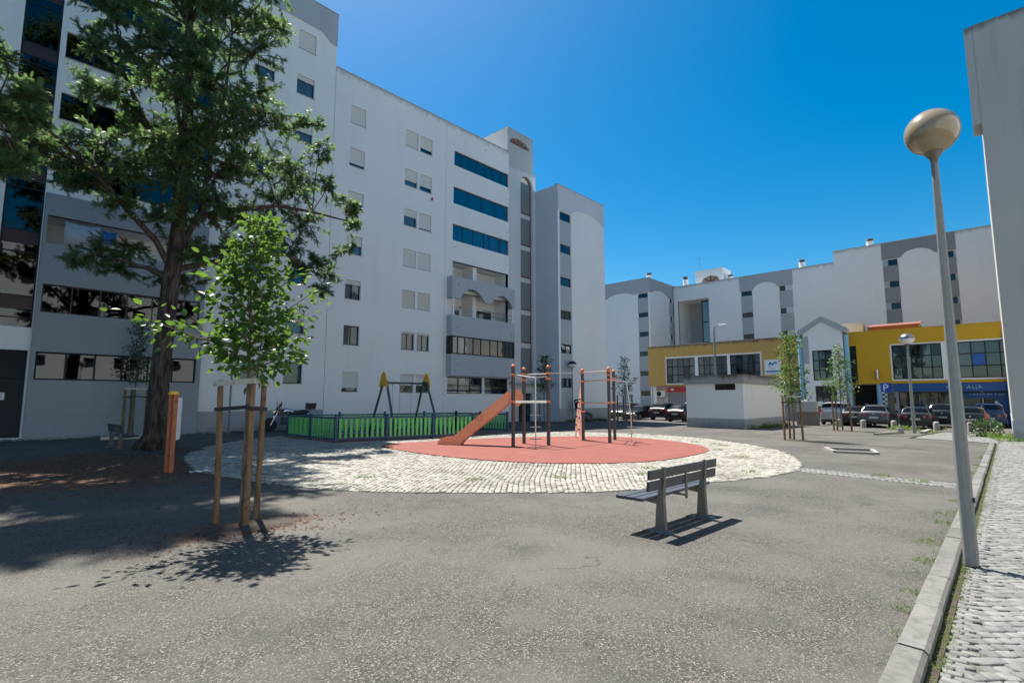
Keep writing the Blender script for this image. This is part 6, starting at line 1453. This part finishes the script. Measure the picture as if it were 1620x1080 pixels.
b = MB().hexa([(1.18,-.13,1.05),(1.36,-.09,1.0),(1.36,.09,1.0),(1.18,.13,1.05),(1.06,-.11,1.36),(1.10,-.09,1.36),(1.10,.09,1.36),(1.06,.11,1.36)]); mp('windshield', b, M['car_glass'])
b = MB().hexa([(1.30,-.09,.86),(1.47,-.06,.88),(1.47,.06,.88),(1.30,.09,.86),(1.28,-.1,1.02),(1.40,-.07,1.0),(1.40,.07,1.0),(1.28,.1,1.02)]); mp('headlight', b, M['chrome'], False)
b = MB().tube([(1.05,0,.92),(.85,0,1.0),(.62,0,.95),(.5,0,.84)], [.12,.17,.15,.08], 12); mp('tank', b, M['chrome'])
b = MB().tube([(.62,0,.86),(.3,0,.86),(.0,0,.92),(-.25,0,.95)], [.12,.15,.13,.07], 10); mp('seat', b, M['black'])
b = MB().box(.42,1.0,-.2,.2,.32,.70); b.box(.5,.9,-.26,.26,.36,.56); mp('engine', b, M['post'], False)
b = MB().tube([(.9,-.14,.4),(.4,-.17,.26),(-.2,-.18,.42)],[.035,.04,.06],10); mp('exhaust', b, M['chrome'])
b = MB().tube([(1.1,-.36,1.08),(1.14,-.15,1.10),(1.14,.15,1.10),(1.1,.36,1.08)],.016,8); mp('handlebar', b, M['black'])
for s in (-1,1):
    b = MB().tube([(1.12,s*.22,1.1),(1.16,s*.34,1.32)],.009,6); b.lathe([(.03,-.01),(.07,0),(.05,.012)],(1.16,s*.35,1.36),12,'x'); mp('mirror', b, M['black'])
mp('rear_rack', MB().tube([(.0,-.1,.9),(-.35,-.1,1.02),(-.35,.1,1.02),(.0,.1,.9)],.014,6), M['chrome'])
tb_ = mp('top_box', MB().hexa([(-.52,-.19,1.04),(-.14,-.19,1.04),(-.14,.19,1.04),(-.52,.19,1.04),(-.56,-.22,1.36),(-.16,-.21,1.36),(-.16,.21,1.36),(-.56,.22,1.36)]), M['black'], False)
mp('box_rack', MB().tube([(-.52,-.16,1.36),(-.5,-.16,1.41),(-.2,-.16,1.41),(-.2,.16,1.41),(-.5,.16,1.41),(-.52,.16,1.36)],.012,6), M['chrome'], True, tb_)
b = MB().tube([(.05,.1,.31),(.55,.12,.40)],[.03,.04],8); b.tube([(.05,0,.95),(-.35,0,.62)],[.06,.03],8); b.tube([(.5,.12,.35),(.42,.34,.01)],.014,6); mp('swing_arm', b, M['post'])
mp('leg_shield', MB().hexa([(1.36,-.06,.60),(1.72,-.05,.62),(1.72,.05,.62),(1.36,.06,.60),(1.4,-.06,.65),(1.68,-.05,.68),(1.68,.05,.68),(1.4,.06,.65)]), M['black'], False)
mp('licence_plate', MB().box(-.42,-.40,-.1,.1,.62,.76), M['plate'], False)
for o in list(bpy.data.objects):
    if o.type == 'MESH' and not o.data.polygons: print('EMPTY', o.name)
